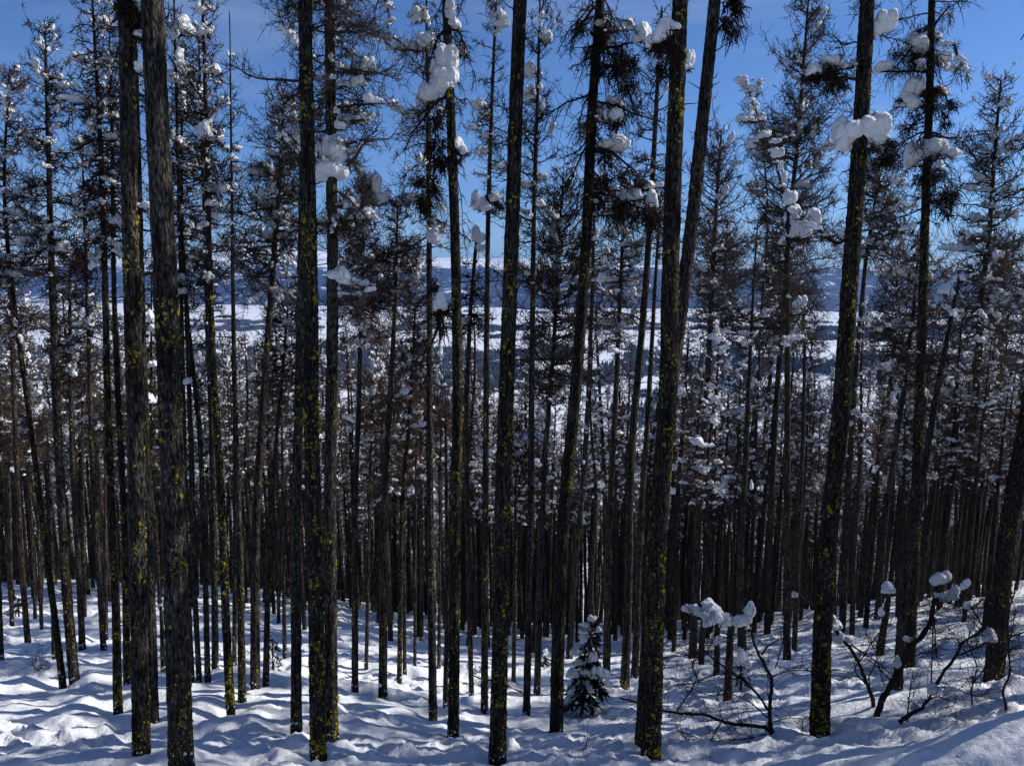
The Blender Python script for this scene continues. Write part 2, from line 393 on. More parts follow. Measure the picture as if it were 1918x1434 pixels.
def trunk_geo(axis, H, rad, r, K=12, dz=.25, rough=.05, stubs=10, stub_to=.6, snag=False):
    n = max(8, int(H / dz)); z = np.linspace(-.6, H, n)
    ax = axis(np.maximum(z, 0)); P = np.concatenate((ax, z[:, None]), 1)[None]
    V, q = tubes(P, rad(z)[None], K)
    V = V.reshape(n, K, 3); c = P[0][:, None]
    a = np.arange(K) * 2 * np.pi / K; zz = np.repeat(z[:, None], K, 1); sx = np.cos(a) * 1.3 + zz * 0; sy = np.sin(a) * 1.3
    nn = fbm(sx * 3 + zz * 1.3 + r.random() * 50, sy * 3 + zz * 4.0 + 7, 3, int(r.integers(99)), .8)
    V = c + (V - c) * (1 + rough * 2.2 * nn + r.normal(0, rough * .4, (n, K)))[..., None]
    if snag:
        V[-1, :, 2] += r.uniform(-.12, .25, K); V[-2, :, 2] += r.uniform(-.1, .05, K)
    parts = [(V.reshape(-1, 3), q)]
    top = V.reshape(-1, 3)[-K:].mean(0)[None]
    if snag: parts.append((np.concatenate((V[-1], top)), np.array([[i, (i + 1) % K, K, K] for i in range(K)])[:, :3]))
    if stubs:
        h = r.uniform(.12, stub_to, stubs) * H; az = r.uniform(0, 6.28, stubs); ln = .03 + .34 * r.random(stubs) ** 2.2 + rad(h)
        ax = axis(h); t = np.linspace(0, 1, 4)
        d = np.stack((np.cos(az), np.sin(az), r.uniform(-.5, .5, stubs)), -1)
        Q = np.concatenate((ax, h[:, None]), 1)[:, None] + d[:, None] * (ln[:, None] * t)[..., None]
        Q[:, 1:] += np.cumsum(r.normal(0, .022, (stubs, 3, 3)), 1)
        parts.append(tubes(Q, np.array([[.011, .008, .006, .003]]) * r.uniform(.6, 1.5, (stubs, 1)), 4))
    return join(parts)

def lichen_geo(axis, rad, z0, z1, n, r, size=1.0, bias=0.0, ico_=ICO1):
    V, F = ico_
    nc = max(2, n // 11); cz = z0 + (z1 - z0) * r.random(nc) ** 1.7; ca = r.normal(bias, 1.5, nc)
    w = r.integers(0, nc, n)
    sp = np.where(r.random(n) < .22, 4.0, 1.0); z = cz[w] + r.normal(0, .075, n) * sp; a = ca[w] + r.normal(0, .26, n) * sp
    z = np.clip(z, z0, z1)
    s = size * r.uniform(.004, .012, n) * np.where(r.random(n) < .13, 2.1, 1)
    ax = axis(z); R = rad(z)
    c = np.stack((ax[:, 0] + R * np.cos(a), ax[:, 1] + R * np.sin(a), z), -1)
    v = V[None] * (1 + r.normal(0, .34, (n, len(V), 1))) * s[:, None, None] * np.array([1, 1, 1.25])
    # flatten against the stem
    nrm_ = np.stack((np.cos(a), np.sin(a), 0 * a), -1)[:, None]
    v = v - nrm_ * (v * nrm_).sum(-1, keepdims=True) * .35
    v = v + c[:, None]
    f = (F[None] + (np.arange(n) * len(V))[:, None, None]).reshape(-1, 3)
    return v.reshape(-1, 3), f

def broom_geo(c, w, h, n, r):
    """a dense hanging mass of dead twigs and tree moss"""
    c = np.asarray(c, float)
    m = 6; hub = r.normal(0, 1, (m, 3)) * np.array([w * .42, w * .3, h * .34]); wgt = r.integers(0, m, n)
    P0 = c + hub[wgt] + r.normal(0, 1, (n, 3)) * np.array([w * .18, w * .18, h * .10])
    t = np.linspace(0, 1, 6); l = h * (.12 + .62 * r.random(n) ** 2)
    d = nrm(r.normal(0, 1, (n, 3)) * np.array([1, 1, .5]) + (P0 - c) / w * .7)
    P = P0[:, None] + d[:, None] * (l[:, None] * t * r.uniform(.15, .9, n)[:, None])[..., None]
    P[..., 2] -= (l * r.uniform(.1, 1.0, n))[:, None] * t ** 1.6
    P[:, 1:] += np.cumsum(r.normal(0, .011, (n, 5, 3)), 1)
    A = tubes(P, (r.uniform(.006, .018, n))[:, None] * (1 - .7 * t), 3)
    j = r.integers(0, 4, n * 4); i = np.repeat(np.arange(n), 4); Q0 = P[i, j]
    d = nrm(r.normal(0, 1, (n * 4, 3)) - np.array([0, 0, .3])); ll = r.uniform(.04, .16, n * 4)[:, None]
    Q = np.stack((Q0, Q0 + d * ll * .5, Q0 + d * ll + np.array([0, 0, -.02])), 1)
    return join([A, tubes(Q, np.array([[.005, .0045, .0025]]) * np.ones((n * 4, 1)), 3)])

# ------------------------------------------------------------------ the ground: one sheet, from behind the camera to the far range
rowsY = np.concatenate((np.arange(-24, 4, .5), np.exp(np.linspace(math.log(4), math.log(70), 420)),
                        np.exp(np.linspace(math.log(70.5), math.log(6200), 170))[1:], np.linspace(6260, 19000, 210)))
NC = 760
tt = np.linspace(-1, 1, NC); tt = tt * (.62 + .38 * np.abs(tt))
Wd = 1.15 * np.maximum(rowsY, 0) + 13
X = tt[None] * Wd[:, None]; Y = np.repeat(rowsY[:, None], NC, 1)

def valley(x, y):
    u = x / np.maximum(y, 500)
    px = 959 + FPX * u
    floor = -300 + 10 * fbm(x / 900, y / 900, 3, 60) + 14 * fbm(x / 260, y / 300, 2, 61) * sstep(5200, 1500, y)
    yv = np.interp(px, [0, 300, 500, 900, 1300, 1600, 1918], [8600, 8200, 7700, 7300, 6900, 6300, 6000])
    top = np.interp(px, [-300, 0, 150, 330, 460, 620, 800, 960, 1120, 1300, 1500, 1700, 1918, 2300],
                    [.030, .034, .030, .038, .040, .032, .027, .022, .019, .013, .011, .008, .006, .004])
    f1 = sstep(0, 1, (y - yv) / 6500.)
    rg = 1 - np.abs(fbm(x / 2100, y / 2300, 5, 71)) * 2
    hgt = (300 + top * 13800) * f1 ** .8
    hgt = hgt * (1 + .20 * (rg - .75) + .10 * fbm(x / 600, y / 600, 4, 77)) + f1 * (1 - f1) * 4 * 70 * fbm(x / 1100, y / 1300, 4, 79)
    hgt = hgt * sstep(19500, 15500, y) ** .3
    return floor + hgt, f1, yv

Z = gz(X, Y)
Zv, f1, yv = valley(X, Y)
d = Z - Zv; kx = 25.0
Z = np.where(d > 120, Z, np.where(d < -120, Zv, (Z + Zv + np.sqrt(d * d + kx * kx)) / 2))

def wood_amount(x, y):
    """how wooded the valley floor is at a spot"""
    t = 300 / np.maximum(y, 300)
    b = np.exp(-((t - .116) / .028) ** 2) * .95 + np.exp(-((t - .19) / .025) ** 2) * .45 + np.exp(-((t - .058) / .003) ** 2) * .35 + np.exp(-((t - .068) / .003) ** 2) * .75 + sstep(.20, .25, t) * .55
    px = 959 + FPX * x / y
    b = b + np.exp(-((t - .155) / .016) ** 2) * sstep(1200, 1500, px) * .6 + np.exp(-((t - .072) / .009) ** 2) * sstep(1350, 1600, px) * .35
    return b + .80 * fbm(x / 520, y / 420, 4, 90) + .75 * fbm(x / 130, y / 230, 3, 95)
# forest attribute (for the far slopes only; the valley woods are real trees)
hh = (Zv + 300) / (300 + 240.)
FA = np.where(f1 > .004, .62 + .10 * fbm(X / 900, Y / 900, 4, 97) - sstep(.72, 1.12, hh) * .40, 0.0)
FA = np.where(Y > 5000, FA, 0)
V = np.stack((X, Y, Z), -1).reshape(-1, 3)
nr = len(rowsY); idx = np.arange(nr * NC).reshape(nr, NC)
Q = np.stack((idx[:-1, :-1], idx[:-1, 1:], idx[1:, 1:], idx[1:, :-1]), -1).reshape(-1, 4)
me = mk_mesh('snowy_ground', V, [Q], M_GROUND)
a_ = me.attributes.new('forest', 'FLOAT', 'POINT'); a_.data.foreach_set('value', FA.ravel().astype(np.float32))
tag(link('snowy_ground', me), 'sunlit and shaded snow slope falling to a white valley and blue hills', None, kind='structure')

# ------------------------------------------------------------------ valley woods (nobody could count them)
r = np.random.default_rng(5)
n0 = 420000
yy = np.sqrt(r.uniform(760 ** 2, 7300 ** 2, n0)); xx = r.uniform(-.80, .80, n0) * yy
ok = wood_amount(xx, yy) > .62
xx, yy = xx[ok][:110000], yy[ok][:110000]; n = len(xx)
zz = gz(xx, yy); zv_ = valley(xx, yy)[0]; dd = zz - zv_; zz = np.where(dd > 120, zz, np.where(dd < -120, zv_, (zz + zv_ + np.sqrt(dd * dd + kx * kx)) / 2))
hh_ = r.uniform(11, 22, n); wr = hh_ * r.uniform(.17, .26, n)
ang = np.arange(5) * 2 * np.pi / 5
ring = lambda rad_, z_: np.stack((xx[:, None] + rad_[:, None] * np.cos(ang + .3), yy[:, None] + rad_[:, None] * np.sin(ang + .3), (zz + z_)[:, None] + 0 * ang), -1)
A1 = ring(wr, hh_ * .08); B1 = ring(wr * .55, hh_ * .5); tip = np.stack((xx, yy, zz + hh_), -1)[:, None]
Vc = np.concatenate((A1, B1, tip), 1)
b = (np.arange(n) * 11)[:, None]
qf = np.concatenate([np.stack((b[:, 0] + i, b[:, 0] + (i + 1) % 5, b[:, 0] + 5 + (i + 1) % 5, b[:, 0] + 5 + i), -1) for i in range(5)])
tf = np.concatenate([np.stack((b[:, 0] + 5 + i, b[:, 0] + 5 + (i + 1) % 5, b[:, 0] + 10), -1) for i in range(5)])
tag(link('valley_woods', mk_mesh('valley_woods', Vc.reshape(-1, 3), [qf, tf], M_CONE, False)),
    'dark bands of conifer woodland across the snowy valley floor', None, kind='stuff')

# ------------------------------------------------------------------ trees read off the photograph
# pts: base first, then points up the stem (pixels); w: stem width in pixels at the foot
T = []
def t(label, w, pts, **k): T.append((label, w, pts, k))
# the big foreground stems
t('tallest bare grey larch trunk at the left front, yellow lichen dotted down its right side', 42, [(340, 1428), (331, 1186), (326, 950), (319, 763), (310, 520), (298, 300), (288, 67), (286, 0)], lich=1.4, cr=-60, big=1, mat='g')
t('large dark larch trunk immediately left of the tallest grey trunk, base sprinkled with snow', 29, [(265, 1405), (261, 1220), (256, 950), (253, 763), (246, 520), (239, 234), (237, 0)], lich=1.4, cr=-5, n=26, rc=.7, big=1,
  brooms=[(232, 20, 60, 60)], clumps=[(268, 382, 26, 15), (258, 62, 18, 11), (263, 125, 14, 16), (266, 15, 14, 20)])
t('dark trunk thickly crusted with lichen at left centre, the left one of a touching pair', 28, [(596, 1417), (591, 1051), (584, 860), (582, 700), (582, 450), (574, 234), (572, 0)], lich=3.0, cr=-20, big=1, mat='l')
t('dark larch trunk right of the touching pair, wide snow-hung crown spreading above it', 23, [(621, 1381), (618, 950), (620, 798), (624, 555), (622, 401), (619, 200), (617, 0)], lich=1.2, cr=440, n=150, rc=1.25, snow=1.25, big=1, H=17, tw=1.15, red=.5,
  clumps=[(624, 282, 46, 50), (618, 318, 62, 40), (606, 270, 30, 30), (636, 514, 34, 30), (656, 521, 30, 22), (677, 530, 28, 15), (696, 541, 20, 10), (700, 185, 30, 16), (668, 150, 26, 18), (690, 120, 24, 22), (680, 215, 24, 14), (690, 400, 34, 20), (660, 380, 30, 20), (560, 255, 18, 30), (640, 235, 20, 14)],
  limbs=[[(622, 285), (670, 262), (715, 258), (755, 236)], [(622, 330), (660, 300), (690, 262), (706, 240)], [(574, 150), (520, 150), (470, 142), (445, 128)], [(619, 140), (670, 128), (720, 140), (748, 150)], [(622, 420), (660, 440), (700, 452)], [(620, 505), (650, 522), (680, 538), (715, 552)], [(622, 60), (680, 62), (720, 70), (745, 64)], [(618, 350), (655, 372), (690, 408), (700, 430)], [(622, 570), (650, 560), (672, 600)]])
t('massive black larch trunk standing alone at the centre of the picture', 30, [(932, 1415), (937, 1186), (941, 950), (947, 763), (956, 520), (960, 401), (967, 167), (975, 0)], lich=2.2, cr=-70, big=1, mat='l')
t('tall trunk right of centre whose crown carries dark hanging moss and snow pads', 24, [(1042, 1369), (1045, 1186), (1055, 950), (1070, 833), (1089, 590), (1100, 435), (1108, 200), (1125, 0)], lich=1.5, cr=430, n=52, rc=1.0, big=1, snow=.45, droop=1.0, hang=.8, mat='l',
  brooms=[(1150, 235, 60, 70), (1140, 330, 74, 80), (1172, 110, 70, 70), (1200, 400, 60, 70), (1115, 60, 40, 60)],
  clumps=[(1150, 270, 52, 30), (1150, 215, 28, 30), (1130, 48, 32, 22), (1135, 65, 22, 24), (1205, 62, 34, 34), (1176, 48, 18, 18), (1222, 378, 26, 40), (1180, 365, 40, 22), (1128, 215, 20, 26), (1152, 190, 26, 26), (1218, 345, 22, 14)],
  limbs=[[(1100, 362), (1140, 366), (1180, 376), (1215, 372)], [(1104, 188), (1140, 196), (1190, 215), (1245, 232)], [(1106, 60), (1150, 110), (1180, 180), (1190, 205)], [(1106, 275), (1150, 290), (1195, 325), (1202, 360)], [(1118, 10), (1090, 40), (1075, 70), (1066, 100)]])
t('great lichen-patched trunk right of centre, the front one where two stems cross', 35, [(1219, 1415), (1226, 1186), (1232, 950), (1253, 763), (1255, 450), (1259, 401), (1266, 200), (1274, 0)], lich=3.0, cr=20, n=10, rc=.7, big=1, mat='l',
  clumps=[(1258, 48, 40, 20), (1240, 62, 32, 34), (1290, 112, 20, 34), (1226, 75, 26, 22)], brooms=[(1248, 100, 36, 60)])
t('smooth dark trunk leaning right behind the great lichen-patched trunk', 27, [(1203, 1393), (1225, 1000), (1255, 740), (1273, 590), (1290, 480), (1297, 401), (1313, 268), (1324, 134), (1340, 0)], lich=.8, cr=40, n=18, rc=.9, big=1, H=20, snow=.3, hang=.8, brooms=[(1375, 25, 44, 54)])
t('big right-hand trunk covered from foot to eye level in yellow-green lichen', 33, [(1535, 1369), (1542, 1119), (1553, 950), (1569, 868), (1583, 659), (1597, 450), (1601, 401), (1615, 200), (1624, 0)], lich=4.0, cr=330, n=26, rc=.75, big=1, snow=.5, mat='l',
  brooms=[(1566, 142, 60, 40), (1640, 290, 50, 36)], clumps=[(1590, 245, 52, 46), (1630, 242, 58, 46), (1575, 262, 30, 40), (1645, 262, 34, 26), (1655, 42, 36, 38), (1522, 130, 28, 20), (1558, 112, 26, 16), (1640, 55, 28, 20), (1655, 215, 26, 18)],
  limbs=[[(1600, 125), (1570, 130), (1540, 138), (1522, 150)], [(1604, 465), (1570, 455), (1540, 432), (1500, 410)]])
t('thick trunk by the right edge leaning out of the picture', 31, [(1862, 1262), (1873, 1119), (1893, 950), (1911, 868), (1932, 740)], lich=2.6, cr=-300, big=1, mat='l', clumps=[(1862, 1180, 22, 20)])
# middle rank, left to right
t('leftmost trunk at the picture edge, only its right half visible', 9, [(2, 1234), (-2, 1100), (-8, 800)], cr=500, n=40, rc=.5)
t('slim straight trunk second from the left edge', 10, [(52, 1202), (42, 1080), (32, 900), (25, 700)], cr=700, n=50, rc=.6, H=13)
t('thin larch bowing left near the left edge, bare brown crown above', 11, [(116, 1268), (100, 1130), (83, 1017), (70, 885), (52, 757), (30, 600), (12, 450), (4, 318), (13, 217), (22, 128)], lich=1.4, cr=640, n=110, rc=.85, snow=.9, red=1, mat='l',
  clumps=[(45, 360, 24, 20), (34, 395, 34, 18), (50, 450, 28, 24), (10, 480, 30, 16), (30, 510, 40, 18)])
t('pointed snow-flecked larch second from the left edge', 17, [(139, 1268), (123, 1102), (118, 950), (111, 903), (103, 659), (96, 500), (89, 200), (83, 38)], lich=1.5, cr=520, n=110, rc=.66, snow=.9, clumps=[(118, 158, 20, 12), (102, 142, 16, 10), (120, 460, 36, 22), (112, 425, 40, 12)])
t('dark straight trunk behind the pointed larch, shaggy top at horizon height', 11, [(154, 1209), (149, 1085), (136, 900), (134, 798), (131, 640), (130, 440)], cr=720, n=70, rc=.55, brooms=[(140, 480, 50, 60)], clumps=[(128, 462, 40, 24)])
t('narrow trunk just left of the lichen-dark pair of stems', 10, [(194, 1215), (184, 1051), (172, 880), (168, 700)], cr=640, n=50, rc=.6, H=13)
t('tall snow-loaded larch with long drooping limbs, left of the two big left trunks', 15, [(221, 1327), (217, 1119), (209, 950), (202, 798), (197, 520), (187, 234), (176, 60), (172, -20)], lich=2.6, cr=480, n=115, rc=.85, snow=.9, droop=.6, mat='l',
  clumps=[(185, 200, 20, 30), (208, 212, 16, 14), (150, 108, 22, 14), (196, 42, 18, 20), (140, 185, 40, 14), (210, 255, 20, 10)],
  limbs=[[(185, 185), (160, 180), (130, 186), (100, 188)], [(187, 290), (160, 288), (130, 284), (90, 286)], [(187, 180), (165, 200), (140, 210), (125, 232)]])
t('lichen-speckled stem close behind the drooping-limbed larch', 12, [(238, 1280), (233, 950), (223, 798), (213, 555), (210, 234), (205, 60)], lich=2.4, cr=480, n=70, rc=.6, snow=.55, mat='l')
t('plain brown trunk tucked behind the right side of the second large left trunk', 19, [(287, 1348), (280, 1050), (272, 860), (264, 600), (255, 200)], lich=.3, cr=300, n=50, rc=.7, H=14, snow=.4)
t('thin stem topped with snow standing in the gap between the two big left trunks', 8, [(306, 1256), (304, 1200), (302, 1142)], snag=1, clumps=[(302, 1134, 14, 12)])
t('grey broken stem rising just right of the tallest grey trunk, snow on its stump top', 9, [(373, 1272), (361, 1030), (362, 938), (353, 700), (348, 533)], snag=1, lich=.6, n=14, rc=.4, cr=760, clumps=[(342, 545, 22, 14), (350, 556, 14, 12)])
t('slim dark stem partly behind the tallest grey trunk', 8, [(360, 1275), (352, 1100), (346, 900), (343, 700)], cr=640, n=44, rc=.5, H=14)
t('larch behind the tallest grey trunk whose feathery top shows to its right', 10, [(389, 1275), (385, 1100), (375, 800), (350, 600), (340, 450), (340, 234), (344, 84)], cr=560, n=105, rc=.75, snow=1.0, clumps=[(330, 60, 26, 26), (345, 48, 36, 34), (318, 50, 20, 20), (360, 62, 34, 10), (335, 148, 40, 22), (355, 170, 34, 26)], limbs=[[(344, 60), (318, 66), (300, 70)], [(344, 68), (365, 62), (388, 60)]])
t('plain dark trunk left of the brightest yellow-lichened stem', 12, [(403, 1250), (402, 1080), (400, 950), (396, 800)], cr=760, n=50, rc=.5, H=13)
t('stem most brightly coated in yellow lichen, left of the bare spike', 15, [(432, 1326), (422, 1152), (416, 950), (413, 903), (404, 760), (396, 650), (392, 500), (388, 300), (385, 200), (380, 0), (377, -30)], lich=5.0, cr=520, n=110, rc=.66, snow=.95, mat='l',
  clumps=[(398, 248, 38, 30), (392, 398, 24, 26), (408, 352, 54, 20), (400, 128, 20, 18), (380, 18, 16, 18), (388, 60, 14, 12)],
  limbs=[[(385, 360), (410, 356), (437, 348)], [(386, 258), (410, 268), (432, 286)]])
t('limbless grey spike of a dead tree piercing the sky at the left', 14, [(454, 1311), (447, 950), (441, 798), (437, 624), (434, 335), (431, 134), (431, 44)], lich=1.6, snag=1, n=16, rc=.22, cr=430, tap=1.0, clumps=[(440, 275, 10, 8), (440, 315, 12, 10), (438, 295, 8, 14)])
t('brown trunk curving right with a leaf-hung foot, near the bare spike', 17, [(478, 1290), (478, 1100), (479, 950), (485, 868), (498, 694), (509, 520), (519, 420), (526, 300), (532, 175)], cr=560, n=130, rc=1.0, snow=1.1, droop=.3, red=.5,
  clumps=[(486, 322, 36, 14), (518, 382, 28, 20), (500, 440, 20, 14), (512, 286, 22, 12), (548, 215, 12, 20)],
  limbs=[[(510, 345), (500, 325), (480, 318), (460, 315)], [(505, 445), (480, 430), (455, 440), (440, 432)], [(515, 500), (480, 520), (450, 500), (445, 480)]])
t('slender trunk leaning right beside the curving brown one', 11, [(498, 1278), (503, 1017), (513, 868), (533, 659), (540, 560)], cr=720, n=40, rc=.6, snow=.6, clumps=[(528, 655, 20, 16), (540, 556, 18, 8)])
t('hair-thin trunk left of the touching lichened pair', 7, [(533, 1228), (531, 1000), (528, 800), (526, 650)], cr=760, n=44, rc=.5, snow=.5)
t('left flank stem of the touching pair, merging with it higher up', 19, [(555, 1368), (554, 950), (560, 763), (563, 600), (567, 420), (568, 250)], lich=1.8, cr=240, n=20, rc=.5, H=16)
t('reddish larch with a pyramid of snow on its crown, left of centre', 12, [(665, 1291), (664, 950), (671, 798), (676, 600), (679, 450), (686, 325)], cr=640, n=120, rc=.85, red=1, snow=1.3, snow_s=1.2, clumps=[(688, 342, 22, 12), (700, 352, 24, 16), (716, 372, 24, 22), (672, 415, 20, 14), (655, 545, 26, 20), (670, 600, 24, 22), (655, 470, 20, 16), (712, 500, 20, 16)])
t('short thin stem with reddish twigs right of the snow-pyramid larch', 7, [(686, 1250), (690, 1050), (694, 850), (700, 700)], cr=820, n=60, rc=.5, red=1, snow=.7, clumps=[(690, 768, 12, 10), (682, 820, 14, 12)])
t('grey trunk with a dab of snow near its foot, left of centre', 16, [(717, 1304), (718, 1100), (719, 950), (731, 729), (739, 607), (743, 450), (745, 368)], cr=560, n=80, rc=.55, red=1, snow=.5, tap=.6, clumps=[(714, 1278, 9, 8)])
t('thin lichen-dark trunk right of the grey trunk with the snow dab', 9, [(748, 1281), (752, 950), (765, 800), (775, 650), (781, 478)], lich=1.8, cr=800, n=95, rc=.55, red=1, snow=.7, mat='l', clumps=[(765, 780, 14, 10), (790, 795, 12, 10)])
t('fine stem close behind the thin lichen-dark trunk', 7, [(758, 1262), (757, 1050), (757, 850), (757, 700)], cr=850, n=50, rc=.45, red=1, snow=.5)
t('wispy short larch with a red-brown crown left of the drooping-limbed pair', 6, [(777, 1248), (778, 1000), (779, 850), (782, 720)], cr=900, n=60, rc=.5, red=1, snow=.6)
t('straight trunk left of the larch that carries the huge snow block', 15, [(811, 1336), (808, 1119), (805, 950), (805, 763), (804, 450), (801, 200), (799, 50), (798, -30)], lich=1.3, cr=480, n=62, rc=.7, snow=.5, droop=.5, red=.3,
  clumps=[(785, 28, 30, 24), (800, 78, 34, 26), (770, 85, 34, 18), (800, 180, 36, 36), (792, 300, 20, 18), (775, 370, 20, 20), (812, 442, 22, 28), (812, 345, 14, 20)],
  limbs=[[(800, 95), (770, 100), (735, 92), (712, 72), (692, 52)], [(800, 205), (770, 225), (740, 205), (725, 180)], [(799, -50), (755, -45), (716, -12), (706, 28), (703, 64)], [(716, -12), (724, 8), (731, 42)]])
t('dark drooping-limbed larch bearing one huge upright block of snow', 20, [(849, 1376), (851, 1186), (853, 950), (858, 763), (854, 485), (851, 401), (844, 200), (838, 67), (835, -20)], lich=1.5, cr=330, n=30, rc=.55, snow=.2, droop=1.1, hang=.8, big=1, mat='l',
  brooms=[(815, 270, 34, 60), (800, 360, 36, 50), (826, 580, 30, 60)],
  clumps=[(838, 112, 36, 44), (836, 140, 42, 44), (830, 155, 38, 36), (842, 85, 20, 30), (845, 22, 18, 34), (848, 45, 26, 22), (805, 172, 32, 30), (858, 268, 24, 22), (868, 280, 12, 16), (815, 125, 16, 26), (826, 560, 22, 40), (866, 90, 12, 20)],
  limbs=[[(842, 175), (815, 195), (790, 225), (770, 250), (755, 282)], [(838, 50), (860, 65), (872, 90), (874, 115)], [(842, 178), (830, 215), (815, 250), (812, 290)], [(850, 275), (862, 290), (858, 310)], [(838, 60), (820, 70), (805, 110), (790, 140)]])
t('thin broken-off stem wearing a round snow cap just left of the centre trunk', 9, [(883, 1297), (877, 1050), (875, 900), (872, 800), (877, 659), (886, 500), (894, 452)], n=30, rc=.5, cr=620, snag=1, snow=.3, hang=.7, clumps=[(897, 438, 22, 30), (900, 462, 18, 14)])
t('lichen-yellowed trunk immediately left of the massive centre trunk', 13, [(907, 1329), (909, 1050), (910, 798), (912, 560), (914, 401), (921, 200), (929, 0), (933, -60)], lich=2.6, cr=420, n=44, rc=.6, snow=.55, red=.3,
  clumps=[(935, 30, 24, 20), (938, 42, 28, 16), (898, 372, 28, 26), (928, 368, 20, 16), (895, 195, 24, 16), (938, 310, 14, 8), (905, 385, 26, 16)],
  limbs=[[(918, 215), (905, 222), (890, 245), (878, 248)], [(915, 392), (900, 395), (885, 385)]], brooms=[(925, 385, 30, 20)])
t('dark little trunk close behind the right foot of the centre trunk', 8, [(962, 1282), (964, 1100), (966, 900), (968, 800)], cr=880, n=50, rc=.4, snow=.4)
t('slim dark trunk right of the massive centre trunk, tufted with snowy whorls', 13, [(986, 1336), (991, 1130), (994, 950), (997, 624), (999, 450), (1001, 335), (1008, 167), (1011, 0), (1013, -40)], lich=1.2, cr=640, n=64, rc=.75, snow=.35, droop=.1,
  clumps=[(1022, 68, 24, 26), (992, 130, 22, 30), (992, 175, 20, 26), (1016, 330, 18, 12), (985, 345, 12, 12), (1012, 380, 14, 12), (990, 510, 14, 10), (1012, 160, 12, 12)])
t('larch with a fine fan-shaped crown just below the skyline, right of centre', 12, [(1006, 1295), (1012, 1050), (1022, 830), (1034, 694), (1041, 590), (1046, 450), (1056, 325)], cr=760, n=130, rc=.95, snow=.4, droop=.1, tw=1.2, clumps=[(1035, 510, 14, 14), (1046, 545, 14, 14), (1050, 500, 14, 12), (1038, 562, 12, 18)])
t('stem hidden behind the moss-hung larch, emerging on its right', 12, [(1066, 1232), (1078, 1050), (1093, 903), (1103, 729), (1110, 520), (1115, 330)], cr=560, n=60, rc=.6, snow=.5)
t('leaning slender trunk behind the small snowy fir', 14, [(1136, 1265), (1139, 1051), (1145, 903), (1154, 729), (1163, 520), (1170, 350)], lich=1.2, cr=640, n=90, rc=.7, snow=.7, clumps=[(1185, 528, 20, 12), (1130, 600, 20, 10), (1128, 520, 16, 20), (1150, 655, 26, 10)])
t('sturdy brown trunk between the small fir and the great lichen-patched trunk', 16, [(1170, 1285), (1177, 1119), (1180, 868), (1196, 694), (1211, 520), (1224, 300), (1232, 150)], lich=1.2, cr=420, n=44, rc=.6, snow=.4, H=17)
t('parallel twin of the sturdy brown trunk, half a step to its right', 13, [(1189, 1264), (1200, 950), (1208, 868), (1218, 694), (1229, 500), (1238, 360)], lich=1.0, cr=480, n=44, rc=.5, snow=.4)
t('trunk right of the great crossing pair with a delicate pointed crown', 14, [(1297, 1228), (1308, 950), (1318, 833), (1327, 690), (1333, 555), (1340, 400), (1352, 243)], cr=600, n=120, rc=.75, snow=.3, droop=.1, clumps=[(1324, 530, 38, 28), (1316, 540, 24, 16)])
t('faint slim stem beside the delicate pointed larch', 11, [(1330, 1182), (1337, 798), (1355, 555), (1363, 410)], cr=640, n=80, rc=.6, snow=.4)
t('short dark stub under a snow block beside the snow-draped snag', 11, [(1342, 1253), (1343, 1215), (1344, 1172)], snag=1, clumps=[(1344, 1196, 16, 22)])
t('stout leaning snag draped with a broad shelf of snow', 15, [(1363, 1304), (1366, 1230), (1369, 1162)], snag=1, lich=.6, clumps=[(1308, 1140, 44, 20), (1335, 1146, 58, 34), (1362, 1158, 40, 22), (1388, 1158, 40, 24), (1404, 1142, 24, 34), (1325, 1128, 26, 18), (1290, 1137, 26, 14)],
  limbs=[[(1369, 1162), (1340, 1160), (1310, 1150), (1284, 1140)], [(1369, 1165), (1388, 1172), (1410, 1182)]])
t('grey stem ending in a jagged spike against the sky, right of centre', 15, [(1390, 1216), (1385, 1050), (1395, 903), (1405, 659), (1414, 485), (1420, 420)], snag=1, tap=.8, n=20, rc=.5, cr=700, lich=.6, clumps=[(1350, 620, 22, 12)], limbs=[[(1408, 590), (1380, 560), (1350, 545)], [(1402, 640), (1425, 600), (1440, 580)]])
t('tallest feathery pointed larch against the sky at the right', 12, [(1437, 1187), (1440, 1050), (1451, 798), (1468, 560), (1480, 400), (1494, 268), (1504, 134), (1514, 3)], cr=640, n=170, rc=1.05, snow=.45, droop=.15, tw=1.3, snow_s=.9, clumps=[(1500, 345, 26, 16), (1455, 240, 16, 14), (1480, 230, 22, 12)])
t('thin trunk left of the feathery pointed larch, crown of clotted snow', 11, [(1421, 1160), (1425, 950), (1437, 760), (1450, 640), (1458, 540), (1462, 430)], cr=700, n=60, rc=.6, snow=.6, clumps=[(1420, 560, 24, 14)])
t('broken-topped trunk piled with tumbling lumps of snow', 13, [(1474, 1231), (1474, 950), (1475, 798), (1475, 450), (1476, 398)], snag=1, lich=1.0, n=40, rc=.6, cr=640, tap=.3, snow=.4, hang=.7,
  clumps=[(1482, 368, 24, 28), (1488, 395, 26, 24), (1498, 415, 28, 30), (1508, 432, 24, 24), (1526, 405, 30, 28), (1488, 432, 20, 24), (1480, 408, 18, 26), (1468, 330, 10, 22), (1463, 310, 9, 18), (1456, 286, 22, 18)],
  limbs=[[(1476, 400), (1462, 330), (1448, 270), (1425, 215), (1402, 170)], [(1448, 270), (1465, 262), (1485, 255)], [(1430, 225), (1410, 230), (1385, 228)], [(1405, 175), (1395, 160), (1385, 150)], [(1405, 172), (1418, 165), (1425, 150)], [(1476, 425), (1520, 420), (1550, 440), (1580, 458)], [(1440, 250), (1415, 265), (1405, 280)]],
  brooms=[(1500, 450, 44, 30)])
